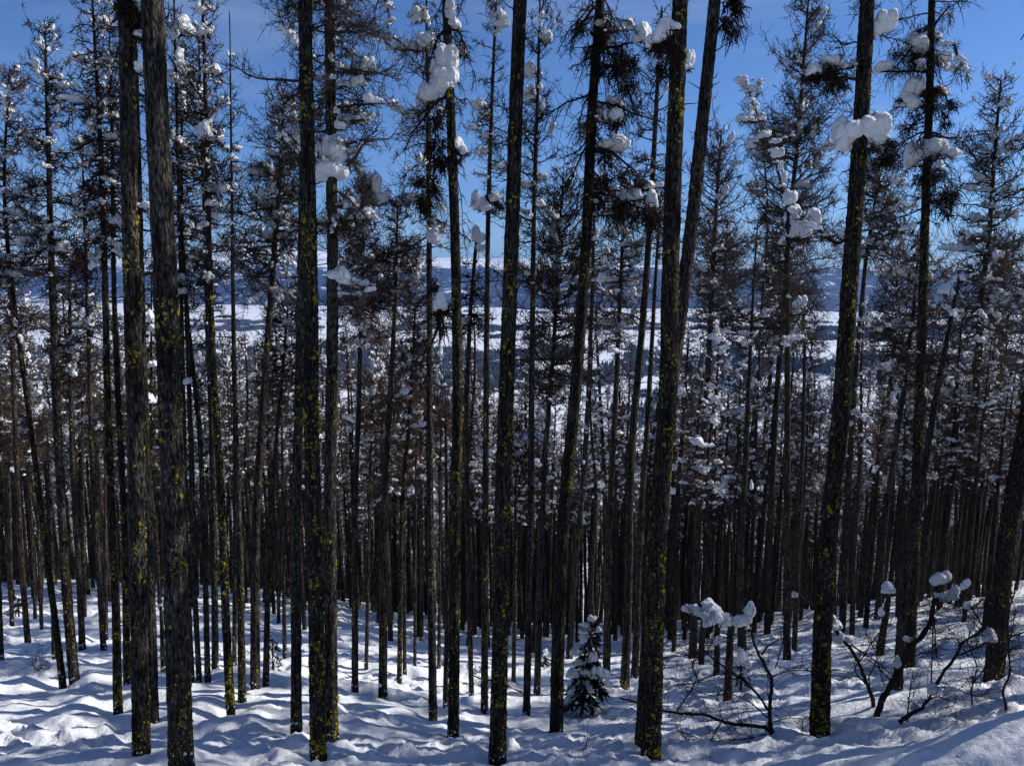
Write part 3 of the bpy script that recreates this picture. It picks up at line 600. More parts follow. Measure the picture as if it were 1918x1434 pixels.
t('small bent crown tip bearing a snow egg, left of the snow-lumped trunk', 6, [(1404, 1180), (1412, 900), (1425, 600), (1440, 400), (1424, 220), (1400, 168)], n=46, rc=.45, cr=420, snow=.7, droop=.2, clumps=[(1399, 162, 14, 20), (1415, 196, 14, 10), (1395, 222, 30, 16), (1420, 216, 24, 14), (1406, 270, 16, 20), (1450, 248, 24, 18), (1422, 288, 16, 18)])
t('stub-topped pale trunk with a cone of snow at horizon height', 9, [(1488, 1214), (1498, 950), (1503, 868), (1507, 700), (1508, 624), (1503, 588)], snag=1, tap=.3, n=20, rc=.5, cr=640, clumps=[(1499, 566, 24, 26), (1500, 580, 28, 16), (1492, 625, 18, 28)])
t('dark stem close behind the big lichen-covered right trunk', 12, [(1577, 1180), (1590, 900), (1602, 700), (1625, 450), (1637, 401), (1648, 301), (1662, 167), (1676, 20), (1680, -40)], cr=480, n=90, rc=.85, snow=.9, droop=.35, hang=.45, big=1,
  brooms=[(1690, 110, 50, 60), (1668, 300, 50, 50)], clumps=[(1650, 455, 30, 24), (1632, 450, 26, 16), (1712, 75, 36, 30), (1640, 350, 26, 20)])
t('stooping snag with a cap of snow right of the big lichened trunk', 13, [(1648, 1221), (1657, 1165), (1666, 1110)], snag=1, lich=1.2, clumps=[(1662, 1098, 26, 20), (1655, 1145, 16, 18)])
t('strongly right-leaning trunk snapped at horizon height with snow on the break', 16, [(1681, 1294), (1690, 1119), (1710, 1000), (1733, 868), (1758, 711), (1776, 624), (1796, 532)], snag=1, lich=1.0, n=16, rc=.5, cr=700, tap=.5, clumps=[(1802, 520, 22, 12), (1775, 542, 28, 18)], limbs=[[(1796, 532), (1815, 522), (1840, 510)]])
t('tall right trunk holding a wide snow mushroom above black hanging moss', 18, [(1703, 1251), (1712, 1051), (1721, 798), (1730, 520), (1732, 435), (1735, 335), (1742, 167), (1745, 0), (1746, -30)], lich=2.4, cr=480, n=60, rc=.8, snow=.4, droop=.5, hang=.6, big=1, mat='l',
  brooms=[(1742, 320, 76, 60), (1748, 365, 56, 64), (1728, 185, 44, 40), (1762, 205, 44, 36), (1732, 100, 50, 60)],
  clumps=[(1718, 282, 44, 32), (1745, 274, 56, 26), (1775, 282, 38, 24), (1710, 300, 24, 24), (1708, 165, 34, 36), (1705, 190, 30, 26), (1764, 168, 26, 18), (1718, 82, 36, 34), (1767, 106, 26, 24), (1652, 125, 34, 18), (1750, 272, 40, 24)],
  limbs=[[(1745, 60), (1765, 82), (1788, 88)], [(1788, 88), (1796, 110), (1803, 135), (1812, 156)], [(1745, 40), (1715, 75), (1690, 110), (1650, 150)], [(1742, 165), (1765, 180), (1790, 195)], [(1742, 60), (1765, 30), (1785, 5)]])
t('slim trunk left of the strongly leaning snapped one', 11, [(1643, 1157), (1660, 950), (1684, 798), (1698, 694), (1714, 555), (1722, 440)], cr=720, n=100, rc=.85, snow=.75, clumps=[(1690, 505, 34, 22), (1665, 500, 26, 14), (1625, 595, 26, 24), (1640, 605, 20, 26), (1690, 605, 34, 16)])
t('narrow leaning stem two steps right of the big lichen-covered trunk', 9, [(1612, 1153), (1640, 880), (1663, 760), (1676, 640), (1682, 470)], cr=700, n=80, rc=.7, snow=.7, clumps=[(1645, 680, 24, 26), (1668, 575, 20, 14)])
t('layered snowy larch tapering to a fine tip near the right edge', 13, [(1800, 1122), (1813, 868), (1827, 729), (1838, 555), (1852, 450), (1862, 300), (1870, 200), (1876, 140)], cr=660, n=140, rc=.95, snow=1.0, droop=.35, snow_s=.95, clumps=[(1838, 330, 24, 16), (1888, 275, 20, 18), (1820, 350, 18, 16), (1792, 462, 20, 16), (1805, 435, 14, 12), (1895, 400, 20, 14), (1826, 405, 18, 18)])
t('thin stem running alongside the layered larch near the right edge', 9, [(1825, 1112), (1840, 868), (1852, 694), (1857, 560), (1864, 420)], cr=700, n=80, rc=.6, snow=.6, droop=.8)
t('slender snowy larch filling the gap right of the layered one', 8, [(1862, 1100), (1869, 900), (1880, 700), (1893, 520), (1900, 430)], cr=720, n=90, rc=.7, snow=.6)
# small stems low at the left
t('tiny distant stem near the left edge, base just above the snow hump', 7, [(22, 1164), (18, 950), (14, 780)], cr=860, n=50, rc=.5, red=1)
t('first of three fine stems behind the bowing thin larch', 6, [(66, 1155), (58, 950), (52, 800)], cr=860, n=50, rc=.5)
t('second of three fine stems behind the bowing thin larch', 6, [(78, 1176), (70, 950), (64, 760)], cr=820, n=50, rc=.5)
t('stem half hidden by the foot of the bowing thin larch', 7, [(101, 1230), (96, 1000), (88, 780)], cr=780, n=50, rc=.5)
t('small stem between the pointed larch and the shaggy-topped one', 6, [(159, 1153), (156, 950), (152, 700)], cr=760, n=60, rc=.5)
t('small stem directly left of the drooping-limbed larch foot', 6, [(199, 1194), (198, 1000), (194, 760)], cr=800, n=50, rc=.5)
t('thin stem in the gap right of the bare spike', 8, [(439, 1243), (440, 1000), (437, 760)], cr=780, n=50, rc=.5, red=1)
t('distant fine stem right of the curving brown trunk', 6, [(522, 1164), (520, 950), (517, 700)], cr=800, n=50, rc=.5)
t('stem close behind the trunk left of the snow-block larch', 7, [(822, 1248), (824, 1000), (826, 760)], cr=800, n=60, rc=.5, red=1)
t('stem with a snowy foot left of the snow-block larch', 9, [(834, 1316), (838, 1120), (836, 900), (834, 720)], cr=760, n=60, rc=.5, snow=.6)
t('small grey trunk standing behind and left of the snow-block larch', 8, [(790, 1199), (789, 1000), (788, 800), (786, 640)], cr=760, n=60, rc=.5, red=1)

TREEPOS = []
def stemfn(zs, xs, ys):
    zs = np.asarray(zs); xs = np.asarray(xs); ys = np.asarray(ys)
    def f(z):
        z = np.asarray(z, float)
        # smoothed polyline through the measured points, straight beyond the last
        o = 0
        for dz in (-.8, 0, .8):
            q = z + dz
            a = np.interp(q, zs, xs)
            hi = q > zs[-1]; sl = (xs[-1] - xs[0]) / (zs[-1] - zs[0]) if len(zs) < 3 else (xs[-1] - xs[len(xs) // 2]) / max(zs[-1] - zs[len(zs) // 2], .1)
            a = np.where(hi, xs[-1] + (q - zs[-1]) * sl * .8, a)
            lo = q < 0; a = np.where(lo, xs[0] + q * (xs[1] - xs[0]) / max(zs[1], .1), a)
            o = o + a
        return np.stack((o / 3, np.interp(z, [0, 25], [0, 0]) + ys), -1)
    return f

CAT = 'larch tree'
def build_tree(k, label, w, pts, o):
    r = np.random.default_rng(1000 + k)
    bx, bY = ground_hit(*pts[0])
    bz = gb = float(gz(bx, bY))
    W = np.array([at(px, py, bY) for px, py in pts])
    z = W[:, 2] - gb; x = W[:, 0] - bx
    depth = bY * CP + (-gb) * SP
    R = w * depth / FPX / 2
    topy = pts[-1][1]; snag = o.get('snag', 0)
    seen_top = topy > -100 and topy < 1200 and (topy > 5 or snag)
    H = z[-1] if (seen_top or topy < 0) and 'H' not in o else max(o.get('H', 19.0), z[-1] * 1.02)
    if o.get('big') and 'H' not in o: H = 19 + r.uniform(-1, 2)
    if not snag and pts[-1][1] > 5 and 'H' not in o: H = max(H, z[-1])
    zs = np.concatenate(([0], z[1:])); xs = x.copy(); xs[0] = 0
    ax = stemfn(zs, xs, 0.0)
    tap = o.get('tap', .5 if H < 17 else .42)
    if snag: tap = o.get('tap', .18)
    rad = lambda q: R * np.maximum(1 - np.clip(q, 0, H * (1.0 if not snag else 1)) / (H * (1.06 if snag else 1.004)), .0) ** tap * (1 + .08 * np.exp(-np.maximum(q, 0) / .25)) + .004
    name = 'dead_snag' if snag else 'larch_tree'
    root = bpy.data.objects.new(name, None); col.objects.link(root); root.empty_display_size = .3
    root.location = (bx, bY, bz); zoff = gb - bz
    tag(root, label, 'dead snag' if snag else CAT)
    TREEPOS.append((bx, bY))
    big = o.get('big', 0)
    near = bY < 19
    mt_ = M_BARKL if o.get('mat') == 'l' else (M_BARK if near else M_BARKF)
    off = np.array([[0, 0, zoff]])
    V, F = trunk_geo(ax, H, rad, r, K=22 if big else (14 if near else 10), dz=.05 if big else .12, rough=.055, stubs=int(64 if not snag else 8), stub_to=.85, snag=snag)
    link('trunk', mk_mesh('trunk', V + off, F, mt_), root)
    li = o.get('lich', .35)
    nl = int(li * (420 if big else 170) * min(1, H / 12))
    if nl > 3:
        zt = H * .62
        V, F = lichen_geo(ax, rad, .1, zt, nl, r, 1.25 if big else 1.15, bias=-.3)
        lo_ = link('lichen', mk_mesh('lichen', V + off, [F], M_LICH), root); tag(lo_, 'yellow-green lichen tufts on the bark', None, kind='stuff')
    snow_parts = []; br = []
    y2z = lambda py: at(0, py, bY)[2] - gb
    if 'n' in o or o.get('cr') is not None:
        n = o.get('n', 60); z0 = max(.6, y2z(o.get('cr', 0)))
        if big and 'n' not in o: n = 84; z0 = max(z0, 11.5)
        rc = o.get('rc', 1.0)
        if z0 < H - .5:
            far = bY > 21
            # a stem in front keeps its own branches above the frame as well
            q_ = depth / 14; rcm = rc * 1.0 * (q_ if n != 70 or not big else 1)
            A, S = crown_geo(ax, z0, H * (.995 if not snag else .97), rcm, r, int(n * 1.15), q=q_, tw=o.get('tw', 1.0), droop=o.get('droop', .35), fine=.8 if far else 1.1,
                             snow=o.get('snow', .5), snow_s=o.get('snow_s', 1.0) * 1.0, hang=o.get('hang', .25), fat=1.0)
            br.append(A); snow_parts.append(S)
    LM = []
    for (px, py, cw, ch) in o.get('clumps', []):
        zc = at(px, py + ch * .35, bY)[2] - gb; xc = at(px, py, bY)[0] - bx
        sx_ = float(ax(np.array([zc]))[0, 0]); s_ = depth / FPX
        if abs(xc - sx_) < cw * s_ * .35 or zc > H or zc < 1: continue
        z_ = zc - r.uniform(-.02, .22) * abs(xc - sx_); e = 1 + r.uniform(.1, .6)
        LM.append(np.stack((sx_ + (xc - sx_) * e * np.linspace(0, 1, 12), .1 * np.sin(np.linspace(0, 2, 12)), z_ + (zc - z_) * np.linspace(0, 1.2, 12) ** .8), -1) + np.concatenate((np.zeros((1, 3)), r.normal(0, .008, (11, 3)))))
    nsup = len(LM)
    for lm in o.get('limbs', []):
        P = np.array([at(px, py, bY) - np.array([bx, bY, gb]) for px, py in lm])
        depthv = np.cumsum(np.concatenate(([0], r.normal(0, .10, len(P) - 1)))); P[:, 1] += depthv
        s = np.linspace(0, len(P) - 1, 12); P = np.stack([np.interp(s, np.arange(len(P)), P[:, c]) for c in range(3)], -1)
        P[1:] += r.normal(0, .008, (11, 3)); LM.append(P)
    if LM:
        P = np.array(LM); ln = np.linalg.norm(P[:, -1] - P[:, 0], axis=1)
        Rl = (.015 + .012 * np.minimum(ln, .9))[:, None] * np.linspace(1, .3, 12) * (depth / 14)
        ps = [tubes(P, Rl, 6)]
        # twigs and twiglets along them
        n = len(P); cnt = 26; bi = np.repeat(np.arange(n), cnt); kk_ = len(bi); q = r.uniform(.8, 10.9, kk_); i0 = q.astype(int); fr = (q - i0)[:, None]
        P0 = P[bi, i0] * (1 - fr) + P[bi, i0 + 1] * fr; D = nrm(P[bi, i0 + 1] - P[bi, i0])
        dd_ = nrm(D * .5 + r.normal(0, .6, (kk_, 3)) + np.array([[0, 0, -.25 if o.get('hang', .2) > .5 else .12]]))
        l = (ln[bi] * r.uniform(.12, .35, kk_) + .06); t4 = np.linspace(0, 1, 4)
        Tw = P0[:, None] + dd_[:, None] * (l[:, None] * t4)[..., None]; Tw[:, 1:] += r.normal(0, .06, (kk_, 3, 3)) * l[:, None, None]
        ps.append(tubes(Tw, .007 * np.ones((kk_, 1)) * (1 - .6 * t4), 3))
        ti = np.repeat(np.arange(kk_), 4); Q0 = Tw[ti, r.integers(1, 3, len(ti))]; d2 = nrm(r.normal(0, 1, (len(ti), 3)) + D[bi][ti] * .5); l2 = (l[ti] * r.uniform(.2, .5, len(ti)))[:, None]
        ps.append(tubes(np.stack((Q0, Q0 + d2 * l2 * .5, Q0 + d2 * l2), 1), np.array([[.0042, .0036, .0022]]) * np.ones((len(ti), 1)), 3))
        br.append(join(ps))
        # ridges of snow lying along the limbs
        m_ = []
        for P_ in LM:
            if len(m_) > 60: break
            for j in range(1, 11):
                if r.random() < .55: m_.append(P_[j])
        if m_ and o.get('snow', .5) > .25:
            C = np.array(m_); sz = r.uniform(.025, .06, len(C)) * depth / 14; C[:, 2] += sz * .7
            snow_parts.append(place_lumps(C, np.stack((sz * 2.0, sz, sz * .9), -1), np.zeros(len(C)), np.zeros(len(C)), LUMPS, r))
    for (px, py, bw, bh) in o.get('brooms', []):
        c = at(px, py, bY) - np.array([bx, bY, gb]); c[1] += r.uniform(-.12, .12)
        s = depth / FPX
        br.append(broom_geo(c, bw * s * .62, bh * s, int(90 + bw * bh * .035), r))
    if br:
        flat = []
        for V, F in br:
            for f in F: flat.append((V, f)) if False else None
        Vs, Fd, b_ = [], {}, 0
        for V, F in br:
            if not len(V): continue
            Vs.append(V)
            for f in F: Fd.setdefault(f.shape[1], []).append(f + b_)
            b_ += len(V)
        red = o.get('red', 0)
        mtw = M_TWIGR if red >= 1 else (M_TWIGF if (bY > 20 or red > 0) else M_TWIG)
        link('crown', mk_mesh('crown', np.concatenate(Vs) + off, [np.concatenate(v) for v in Fd.values()], mtw), root)
    cl = o.get('clumps', [])
    if cl:
        C, S = [], []
        for (px, py, cw, ch) in cl:
            c = at(px, py, bY) - np.array([bx, bY, gb]); s = depth / FPX
            c[1] += r.uniform(-.10, .10) if cw < 30 else -.05
            c[2] -= 0
            C.append(c); S.append((cw * s * .54, min(cw, ch * 1.3) * s * .42, ch * s * .52))
        for c, s_ in zip(C, S):
            V, F = place_lumps(np.array([c]), np.array([s_]), r.uniform(-.5, .5, 1), r.uniform(-.15, .15, 1), LUMPH, r)
            link('snow_clump', mk_mesh('snow_clump', V + off, F, M_SNOW), root)
    # a ring of blown snow at the foot, a few plaster patches up the bark
    npz = 5 if near else 2
    zq = r.uniform(.0, .28, npz) ** 1.3; aq = r.uniform(-2.9, .4, npz); Rr = rad(zq) * 1.0
    C = np.stack((ax(zq)[:, 0] + Rr * np.cos(aq), ax(zq)[:, 1] + Rr * np.sin(aq), zq), -1); sz = r.uniform(.010, .022, npz)
    snow_parts.append(place_lumps(C, np.stack((sz, sz * .6, sz * 1.2), -1), aq + 1.57, 0 * aq, LUMPS, r))
    Vs, Fd, b_ = [], {}, 0
    for V, F in snow_parts:
        if not len(V): continue
        Vs.append(V)
        for f in F: Fd.setdefault(f.shape[1], []).append(f + b_)
        b_ += len(V)
    if Vs: tag(link('snow_load', mk_mesh('snow_load', np.concatenate(Vs) + off, [np.concatenate(v) for v in Fd.values()], M_SNOW), root), None, None, kind='stuff')

for k, (label, w_, pts, o) in enumerate(T):
    build_tree(k, label, w_, pts, o)

# ------------------------------------------------------------------ the olive-green pine glimpsed between the two big left trunks
def needle_tree(name, label, cat, base, top, wpx, crown_px, half_px, nb, needle_mat, seed, needle_len, dens, clumps, snow, droop=.3):
    r = np.random.default_rng(seed)
    bx, bY = ground_hit(*base); bz = gb = float(gz(bx, bY)); depth = bY * CP - gb * SP; s = depth / FPX
    tp = at(top[0], top[1], bY); H = tp[2] - gb; lx = tp[0] - bx
    root = bpy.data.objects.new(name, None); col.objects.link(root); root.location = (bx, bY, bz); tag(root, label, cat); TREEPOS.append((bx, bY))
    off = np.array([[0, 0, gb - bz]])
    ax = lambda z: np.stack((lx * np.asarray(z) / H, 0 * np.asarray(z)), -1)
    R = wpx * s / 2; rad = lambda q: R * np.maximum(1 - np.clip(q, 0, H) / (H * 1.01), 0) ** .7 + .004
    V, F = trunk_geo(ax, H, rad, r, K=10, dz=.1, stubs=6)
    link('trunk', mk_mesh('trunk', V + off, F, M_BARKF), root)
    z0 = at(0, crown_px, bY)[2] - gb; z0 = max(z0, .05 * H)
    n = nb; h = np.sort(r.uniform(z0, H * .98, n)); f = (h - z0) / (H - z0); az = np.arange(n) * 2.4 + r.normal(0, .3, n)
    Lb = half_px * s * (1 - f) ** .75 * r.uniform(.65, 1.15, n) + .04
    m = 7; t_ = np.linspace(0, 1, m); el = r.normal(0, .12, n) + .35 * f - .15
    P = np.stack((ax(h)[:, :1] + Lb[:, None] * t_ * np.cos(az)[:, None], Lb[:, None] * t_ * np.sin(az)[:, None], h[:, None] + Lb[:, None] * (np.tan(el)[:, None] * t_ - droop * t_ ** 2)), -1)
    parts = [tubes(P, (.004 + .01 * Lb)[:, None] * (1 - .7 * t_), 4)]
    cnt = np.maximum(3, (Lb * 16).astype(int)); bi = np.repeat(np.arange(n), cnt); k = len(bi); q = r.uniform(.15, 1, k) * (m - 1); i0 = np.minimum(q.astype(int), m - 2); fr = (q - i0)[:, None]
    P0 = P[bi, i0] * (1 - fr) + P[bi, i0 + 1] * fr; D = nrm(P[bi, i0 + 1] - P[bi, i0]); S_ = nrm(np.cross(D, [[0, 0, 1.]])) * r.choice([-1, 1], k)[:, None]
    d_ = nrm(D * .7 + S_ * r.uniform(.2, .9, k)[:, None] + r.normal(0, .15, (k, 3)) - np.array([[0, 0, .15]])); l = (Lb[bi] * r.uniform(.15, .4, k) + .03)[:, None]
    Tw = np.stack((P0, P0 + d_ * l * .5, P0 + d_ * l), 1); parts.append(tubes(Tw, np.array([[.0035, .003, .0015]]) * np.ones((k, 1)), 3))
    link('crown', mk_mesh('crown', *[(lambda j: (j[0] + off, j[1]))(join(parts))][0], M_TWIG), root)
    # needles: thin blades fanned round every twig
    kn = dens; ti = np.repeat(np.arange(k), kn); u_ = r.random(len(ti))[:, None]; Q0 = Tw[ti, 0] * (1 - u_) + Tw[ti, 2] * u_
    nd_ = nrm(d_[ti] * .8 + r.normal(0, .7, (len(ti), 3))); ln = needle_len * r.uniform(.6, 1.2, len(ti))[:, None]
    sd_ = nrm(np.cross(nd_, r.normal(0, 1, (len(ti), 3)))) * needle_len * .13
    Vn = np.stack((Q0 - sd_, Q0 + sd_, Q0 + nd_ * ln), 1).reshape(-1, 3)
    lo_ = link('needles', mk_mesh('needles', Vn + off, [np.arange(len(Vn)).reshape(-1, 3)], needle_mat, False), root)
    mk = np.nonzero(r.random(n) < snow)[0]; mk = np.concatenate((mk, mk[: len(mk) // 2])); q = r.uniform(.35, .95, len(mk)) * (m - 1); i0 = np.minimum(q.astype(int), m - 2); C = P[mk, i0]
    sz = r.uniform(.06, .16, len(mk)) * (.35 + Lb[mk]) * min(1, needle_len * 14) ; dd = P[mk, i0 + 1] - P[mk, i0]
    C = C + np.stack((0 * sz, 0 * sz, sz * .5), -1)
    sp = [place_lumps(C, np.stack((sz * 1.7, sz * 1.1, sz * .7), -1), np.arctan2(dd[:, 1], dd[:, 0]), np.arctan2(dd[:, 2], np.hypot(dd[:, 0], dd[:, 1])), LUMPS, r)]
    C, S2 = [], []
    for (px, py, cw, ch) in clumps:
        c = at(px, py, bY) - np.array([bx, bY, gb]); c[1] -= .5 * half_px * s * r.random(); C.append(c); S2.append((cw * s * .54, cw * s * .46, ch * s * .5))
    if C: sp.append(place_lumps(np.array(C), np.array(S2), r.uniform(-.4, .4, len(C)), r.uniform(-.2, .2, len(C)), LUMPH, r))
    Vs = [a for a, b in sp if len(a)]; Fs = []; b_ = 0
    for a, b in sp:
        for f_ in b: Fs.append(f_ + b_)
        b_ += len(a)
    tag(link('snow_load', mk_mesh('snow_load', np.concatenate(Vs) + off, Fs, M_SNOW), root), None, None, kind='stuff')

needle_tree('pine_tree', 'olive-needled pine seen between the two big left trunks', 'pine tree', (281, 1240), (284, 470), 9, 880, 36, 44, M_NEEDLE, 11, .10, 30,
            [(284, 590, 18, 22), (287, 613, 14, 14), (283, 745, 20, 20), (262, 500, 22, 18), (290, 680, 14, 12)], .3)
needle_tree('young_fir', 'small bushy fir sapling laden with snow at right of centre', 'fir sapling', (1090, 1330), (1112, 1150), 5, 1322, 43, 150, M_FIR, 12, .05, 60,
            [(1110, 1158, 16, 18), (1097, 1168, 14, 10), (1120, 1170, 12, 10), (1092, 1179, 14, 7), (1114, 1180, 12, 8), (1094, 1192, 18, 14), (1080, 1216, 26, 14), (1109, 1222, 18, 24), (1072, 1252, 24, 18), (1098, 1250, 26, 30), (1114, 1250, 24, 30), (1128, 1252, 26, 20), (1138, 1268, 16, 14), (1066, 1310, 20, 26), (1085, 1240, 18, 12)], .22, .45)
needle_tree('young_fir', 'low fir seedling almost buried in snow behind the stout snag', 'fir sapling', (1388, 1283), (1388, 1222), 4, 1280, 22, 26, M_FIR, 13, .05, 36, [(1388, 1218, 26, 26), (1380, 1236, 20, 22), (1396, 1238, 20, 16)], .4, .6)
needle_tree('young_fir', 'ragged fir seedling at the foot of the curving brown trunk', 'fir sapling', (512, 1250), (510, 1195), 4, 1246, 20, 24, M_FIR, 14, .05, 34, [(506, 1215, 12, 10)], .2, .6)
needle_tree('young_fir', 'small dark fir seedling far off by the left edge', 'fir sapling', (35, 1148), (33, 1118), 3, 1146, 18, 22, M_FIR, 15, .07, 30, [], .3, .5)
needle_tree('young_fir', 'snow-dabbed seedling between the centre trunk and the small fir', 'fir sapling', (1021, 1248), (1020, 1212), 3, 1246, 16, 22, M_FIR, 16, .06, 30, [(1022, 1220, 14, 10)], .4, .5)

# ------------------------------------------------------------------ the dense stand further down the slope
VARIANTS = []
def make_variant(k):
    r = np.random.default_rng(300 + k)
    H = 16.0
    bend = r.normal(0, .22, 2); wob = r.normal(0, .05, 2)
    ax = lambda z: np.stack((bend[0] * (np.asarray(z) / H) ** 2 + wob[0] * np.sin(np.asarray(z) * .7 + k), bend[1] * (np.asarray(z) / H) ** 2 + wob[1] * np.sin(np.asarray(z) * .6)), -1)
    R = .118; rad = lambda q: R * np.maximum(1 - np.clip(q, 0, H) / (H * 1.004), 0) ** .6 + .004
    root = bpy.data.objects.new('larch_tree', None); col.objects.link(root)
    V, F = trunk_geo(ax, H, rad, r, K=8, dz=.3, rough=.05, stubs=40, stub_to=.6)
    a = link('trunk', mk_mesh('trunk', V, F, M_BARKL if k % 3 == 0 else M_BARKF), root)
    z0 = H * r.uniform(.46, .62)
    A, S = crown_geo(ax, z0, H * .995, r.uniform(.85, 1.3), r, 84, tw=.72, droop=r.uniform(.2, .7), fine=.75, snow=(.25, 1.15, .6, .95, .35, 1.2, .5, .2, 1.0, .7)[k], snow_s=r.uniform(.95, 1.5), hang=r.uniform(.1, .5), fat=1.25, q=1.5)
    b = link('crown', mk_mesh('crown', A[0], A[1], M_TWIGR if k % 5 < 2 else M_TWIGF), root)
    c = tag(link('snow_load', mk_mesh('snow_load', S[0], S[1], M_SNOW), root), None, None, kind='stuff')
    nl = 60 if k % 3 == 0 else 22
    V, F = lichen_geo(ax, rad, .1, H * .6, nl * 3, r, 1.5)
    d_ = link('lichen', mk_mesh('lichen', V, [F], M_LICH), root); tag(d_, None, None, kind='stuff')
    return [root, a, b, c, d_]
for k in range(10): VARIANTS.append(make_variant(k))

CAPX = [-100, 0, 120, 250, 420, 560, 700, 800, 860, 905, 960, 1085, 1100, 1200, 1280, 1300, 1410, 1430, 1550, 1700, 1800, 1918, 2100]
CAPY = [560, 520, 510, 540, 545, 545, 550, 545, 575, 600, 655, 655, 580, 575, 585, 625, 625, 570, 580, 570, 570, 560, 560]
r = np.random.default_rng(21)
taken = list(TREEPOS); spots = []; tries = 0
def band(px, Y): return ('left', 'middle', 'right')[0 if px < 640 else (1 if px < 1280 else 2)] 
while len(spots) < 218 and tries < 40000:
    tries += 1
    Yb = 23 + 34 * r.random() ** .80
    u_ = r.uniform(-.70, .70) * 1.02; xb = u_ * Yb
    tb = -gbase(xb, Yb) / Yb; v_ = (tb * CP - SP) / (CP + tb * SP)
    px = 959 + FPX * u_ * (CP - v_ * SP); dmin = .75 if Yb > 32 else 1.3
    if any((xb - a) ** 2 + (Yb - b_) ** 2 < dmin ** 2 for a, b_ in taken): continue
    if Yb < 30 and any(abs(px - (959 + FPX * a / b_ * .93)) < 9 for a, b_ in TREEPOS if b_ < Yb): continue
    cap = np.interp(px, CAPX, CAPY) + r.uniform(-20, 170) - 10
    zt = at(px, cap, Yb)[2]; H = zt + 0 - float(gz(xb, Yb))
    if H < 7.5: H = r.uniform(7.5, 10)
    H = min(H, r.uniform(15, 20))
    taken.append((xb, Yb)); spots.append((xb, Yb, H, px))
spots.sort(key=lambda s: s[1])
FAR_LABEL = {
 ('left', 0): 'thin larch with snow-clotted crown in the crowded second rank, left third of the wood',
 ('middle', 0): 'thin larch with snow-clotted crown in the crowded second rank, middle third of the wood',
 ('right', 0): 'thin larch with snow-clotted crown in the crowded second rank, right third of the wood',
 ('left', 1): 'distant pole-thin larch whose foot is hidden below the snow brow, left third',
 ('middle', 1): 'distant pole-thin larch whose foot is hidden below the snow brow, middle third',
 ('right', 1): 'distant pole-thin larch whose foot is hidden below the snow brow, right third'}
for i, (xb, Yb, H, px) in enumerate(spots):
    k = i % 10; vr = VARIANTS[k]
    root = vr[0] if i < 10 else vr[0].copy()
    if i >= 10:
        col.objects.link(root)
        for c in vr[1:]:
            cc = c.copy(); col.objects.link(cc); cc.parent = root
    key = (band(px, Yb), 0 if Yb < 40 else 1)
    tag(root, FAR_LABEL[key], CAT, 'larches of the ' + ('second rank, ' if key[1] == 0 else 'far rank, ') + key[0])
    s = H / 16.0; wv = r.uniform(.85, 1.35)
    root.location = (xb, Yb, float(gz(xb, Yb))); root.scale = (max(.75, s) * wv, max(.75, s) * wv, s)
    root.rotation_euler = (r.normal(0, .018), r.normal(0, .018) + .02 * (px - 959) / 959, r.uniform(0, 6.28))

# hollows the wind and sun leave round the stems
gm = bpy.data.objects['snowy_ground'].data; nv = len(gm.vertices); GV = np.empty(nv * 3, np.float32); gm.vertices.foreach_get('co', GV); GV = GV.reshape(nr, NC, 3)
for a, b_ in TREEPOS:
    if b_ > 30: continue
    i0, i1 = np.searchsorted(rowsY, [b_ - 1.3, b_ + 1.3]); blk = GV[i0:i1]
    dd2 = (blk[..., 0] - a + .06) ** 2 + (blk[..., 1] - b_) ** 2; amp = .7 + .6 * math.sin(a * 7.3 + b_ * 3.1)
    blk[..., 2] += -.20 * amp * np.exp(-dd2 / .11) + .055 * amp * np.exp(-(np.sqrt(dd2) - .62) ** 2 / .05)
gm.vertices.foreach_set('co', GV.ravel()); gm.update()

# everything behind those, and the trees standing just outside the view: one mass
pts, rot, scl, ix = [], [], [], []
r = np.random.default_rng(33)
def add_pt(x, y, s, sz):
    pts.append((x, y, float(gz(x, y)))); rot.append((r.normal(0, .02), r.normal(0, .02), r.uniform(0, 6.28))); scl.append((s * r.uniform(.85, 1.25), s * r.uniform(.85, 1.25), sz)); ix.append(int(r.integers(10)))
n = 0
while n < 3500:
    y = math.sqrt(r.uniform(34 ** 2, 300 ** 2)); x = r.uniform(-.78, .78) * y
    if r.random() > (75 / y) ** 1.4: continue
    if y < 50 and r.random() > .55: continue
    if any((x - a) ** 2 + (y - b_) ** 2 < .7 for a, b_ in taken[-250:]) and y < 76: continue
    px_ = 959 + FPX * x / y * .95; cap = np.interp(px_, CAPX, CAPY) + r.uniform(0, 170); hm = (at(px_, cap, y)[2] - float(gz(x, y))) / 16
    h = min(r.uniform(.8, 1.2), max(hm, .45))
    add_pt(x, y, max(h, .75), h); n += 1
# outside the frame: right (these throw the shade across the slope), left, behind
def off_frame(n, f, dm=2.2):
    c = 0; tr = 0; loc = list(TREEPOS)
    while c < n and tr < 6000:
        tr += 1
        x, y = f()
        if any((x - a) ** 2 + (y - b_) ** 2 < dm ** 2 for a, b_ in loc): continue
        loc.append((x, y)); h = r.uniform(.95, 1.3); add_pt(x, y, h * 1.25, h); c += 1
off_frame(76, lambda: (lambda y: (.76 * max(y, 3) + 1.0 + r.uniform(0, 34) , y))(r.uniform(3, 40)), 1.7)
off_frame(45, lambda: (lambda y: (-.76 * max(y, 3) - 1.5 - r.uniform(0, 16), y))(r.uniform(1, 46)))
off_frame(14, lambda: (r.uniform(-14, 14), r.uniform(-20, -3)), 3)
me = bpy.data.meshes.new('distant_larch_wood'); me.from_pydata(pts, [], [])
for nm, ty, dat in (('rot', 'FLOAT_VECTOR', rot), ('scl', 'FLOAT_VECTOR', scl)):
    a = me.attributes.new(nm, ty, 'POINT'); a.data.foreach_set('vector', np.array(dat, np.float32).ravel())
a = me.attributes.new('pick', 'INT', 'POINT'); a.data.foreach_set('value', np.array(ix, np.int32))
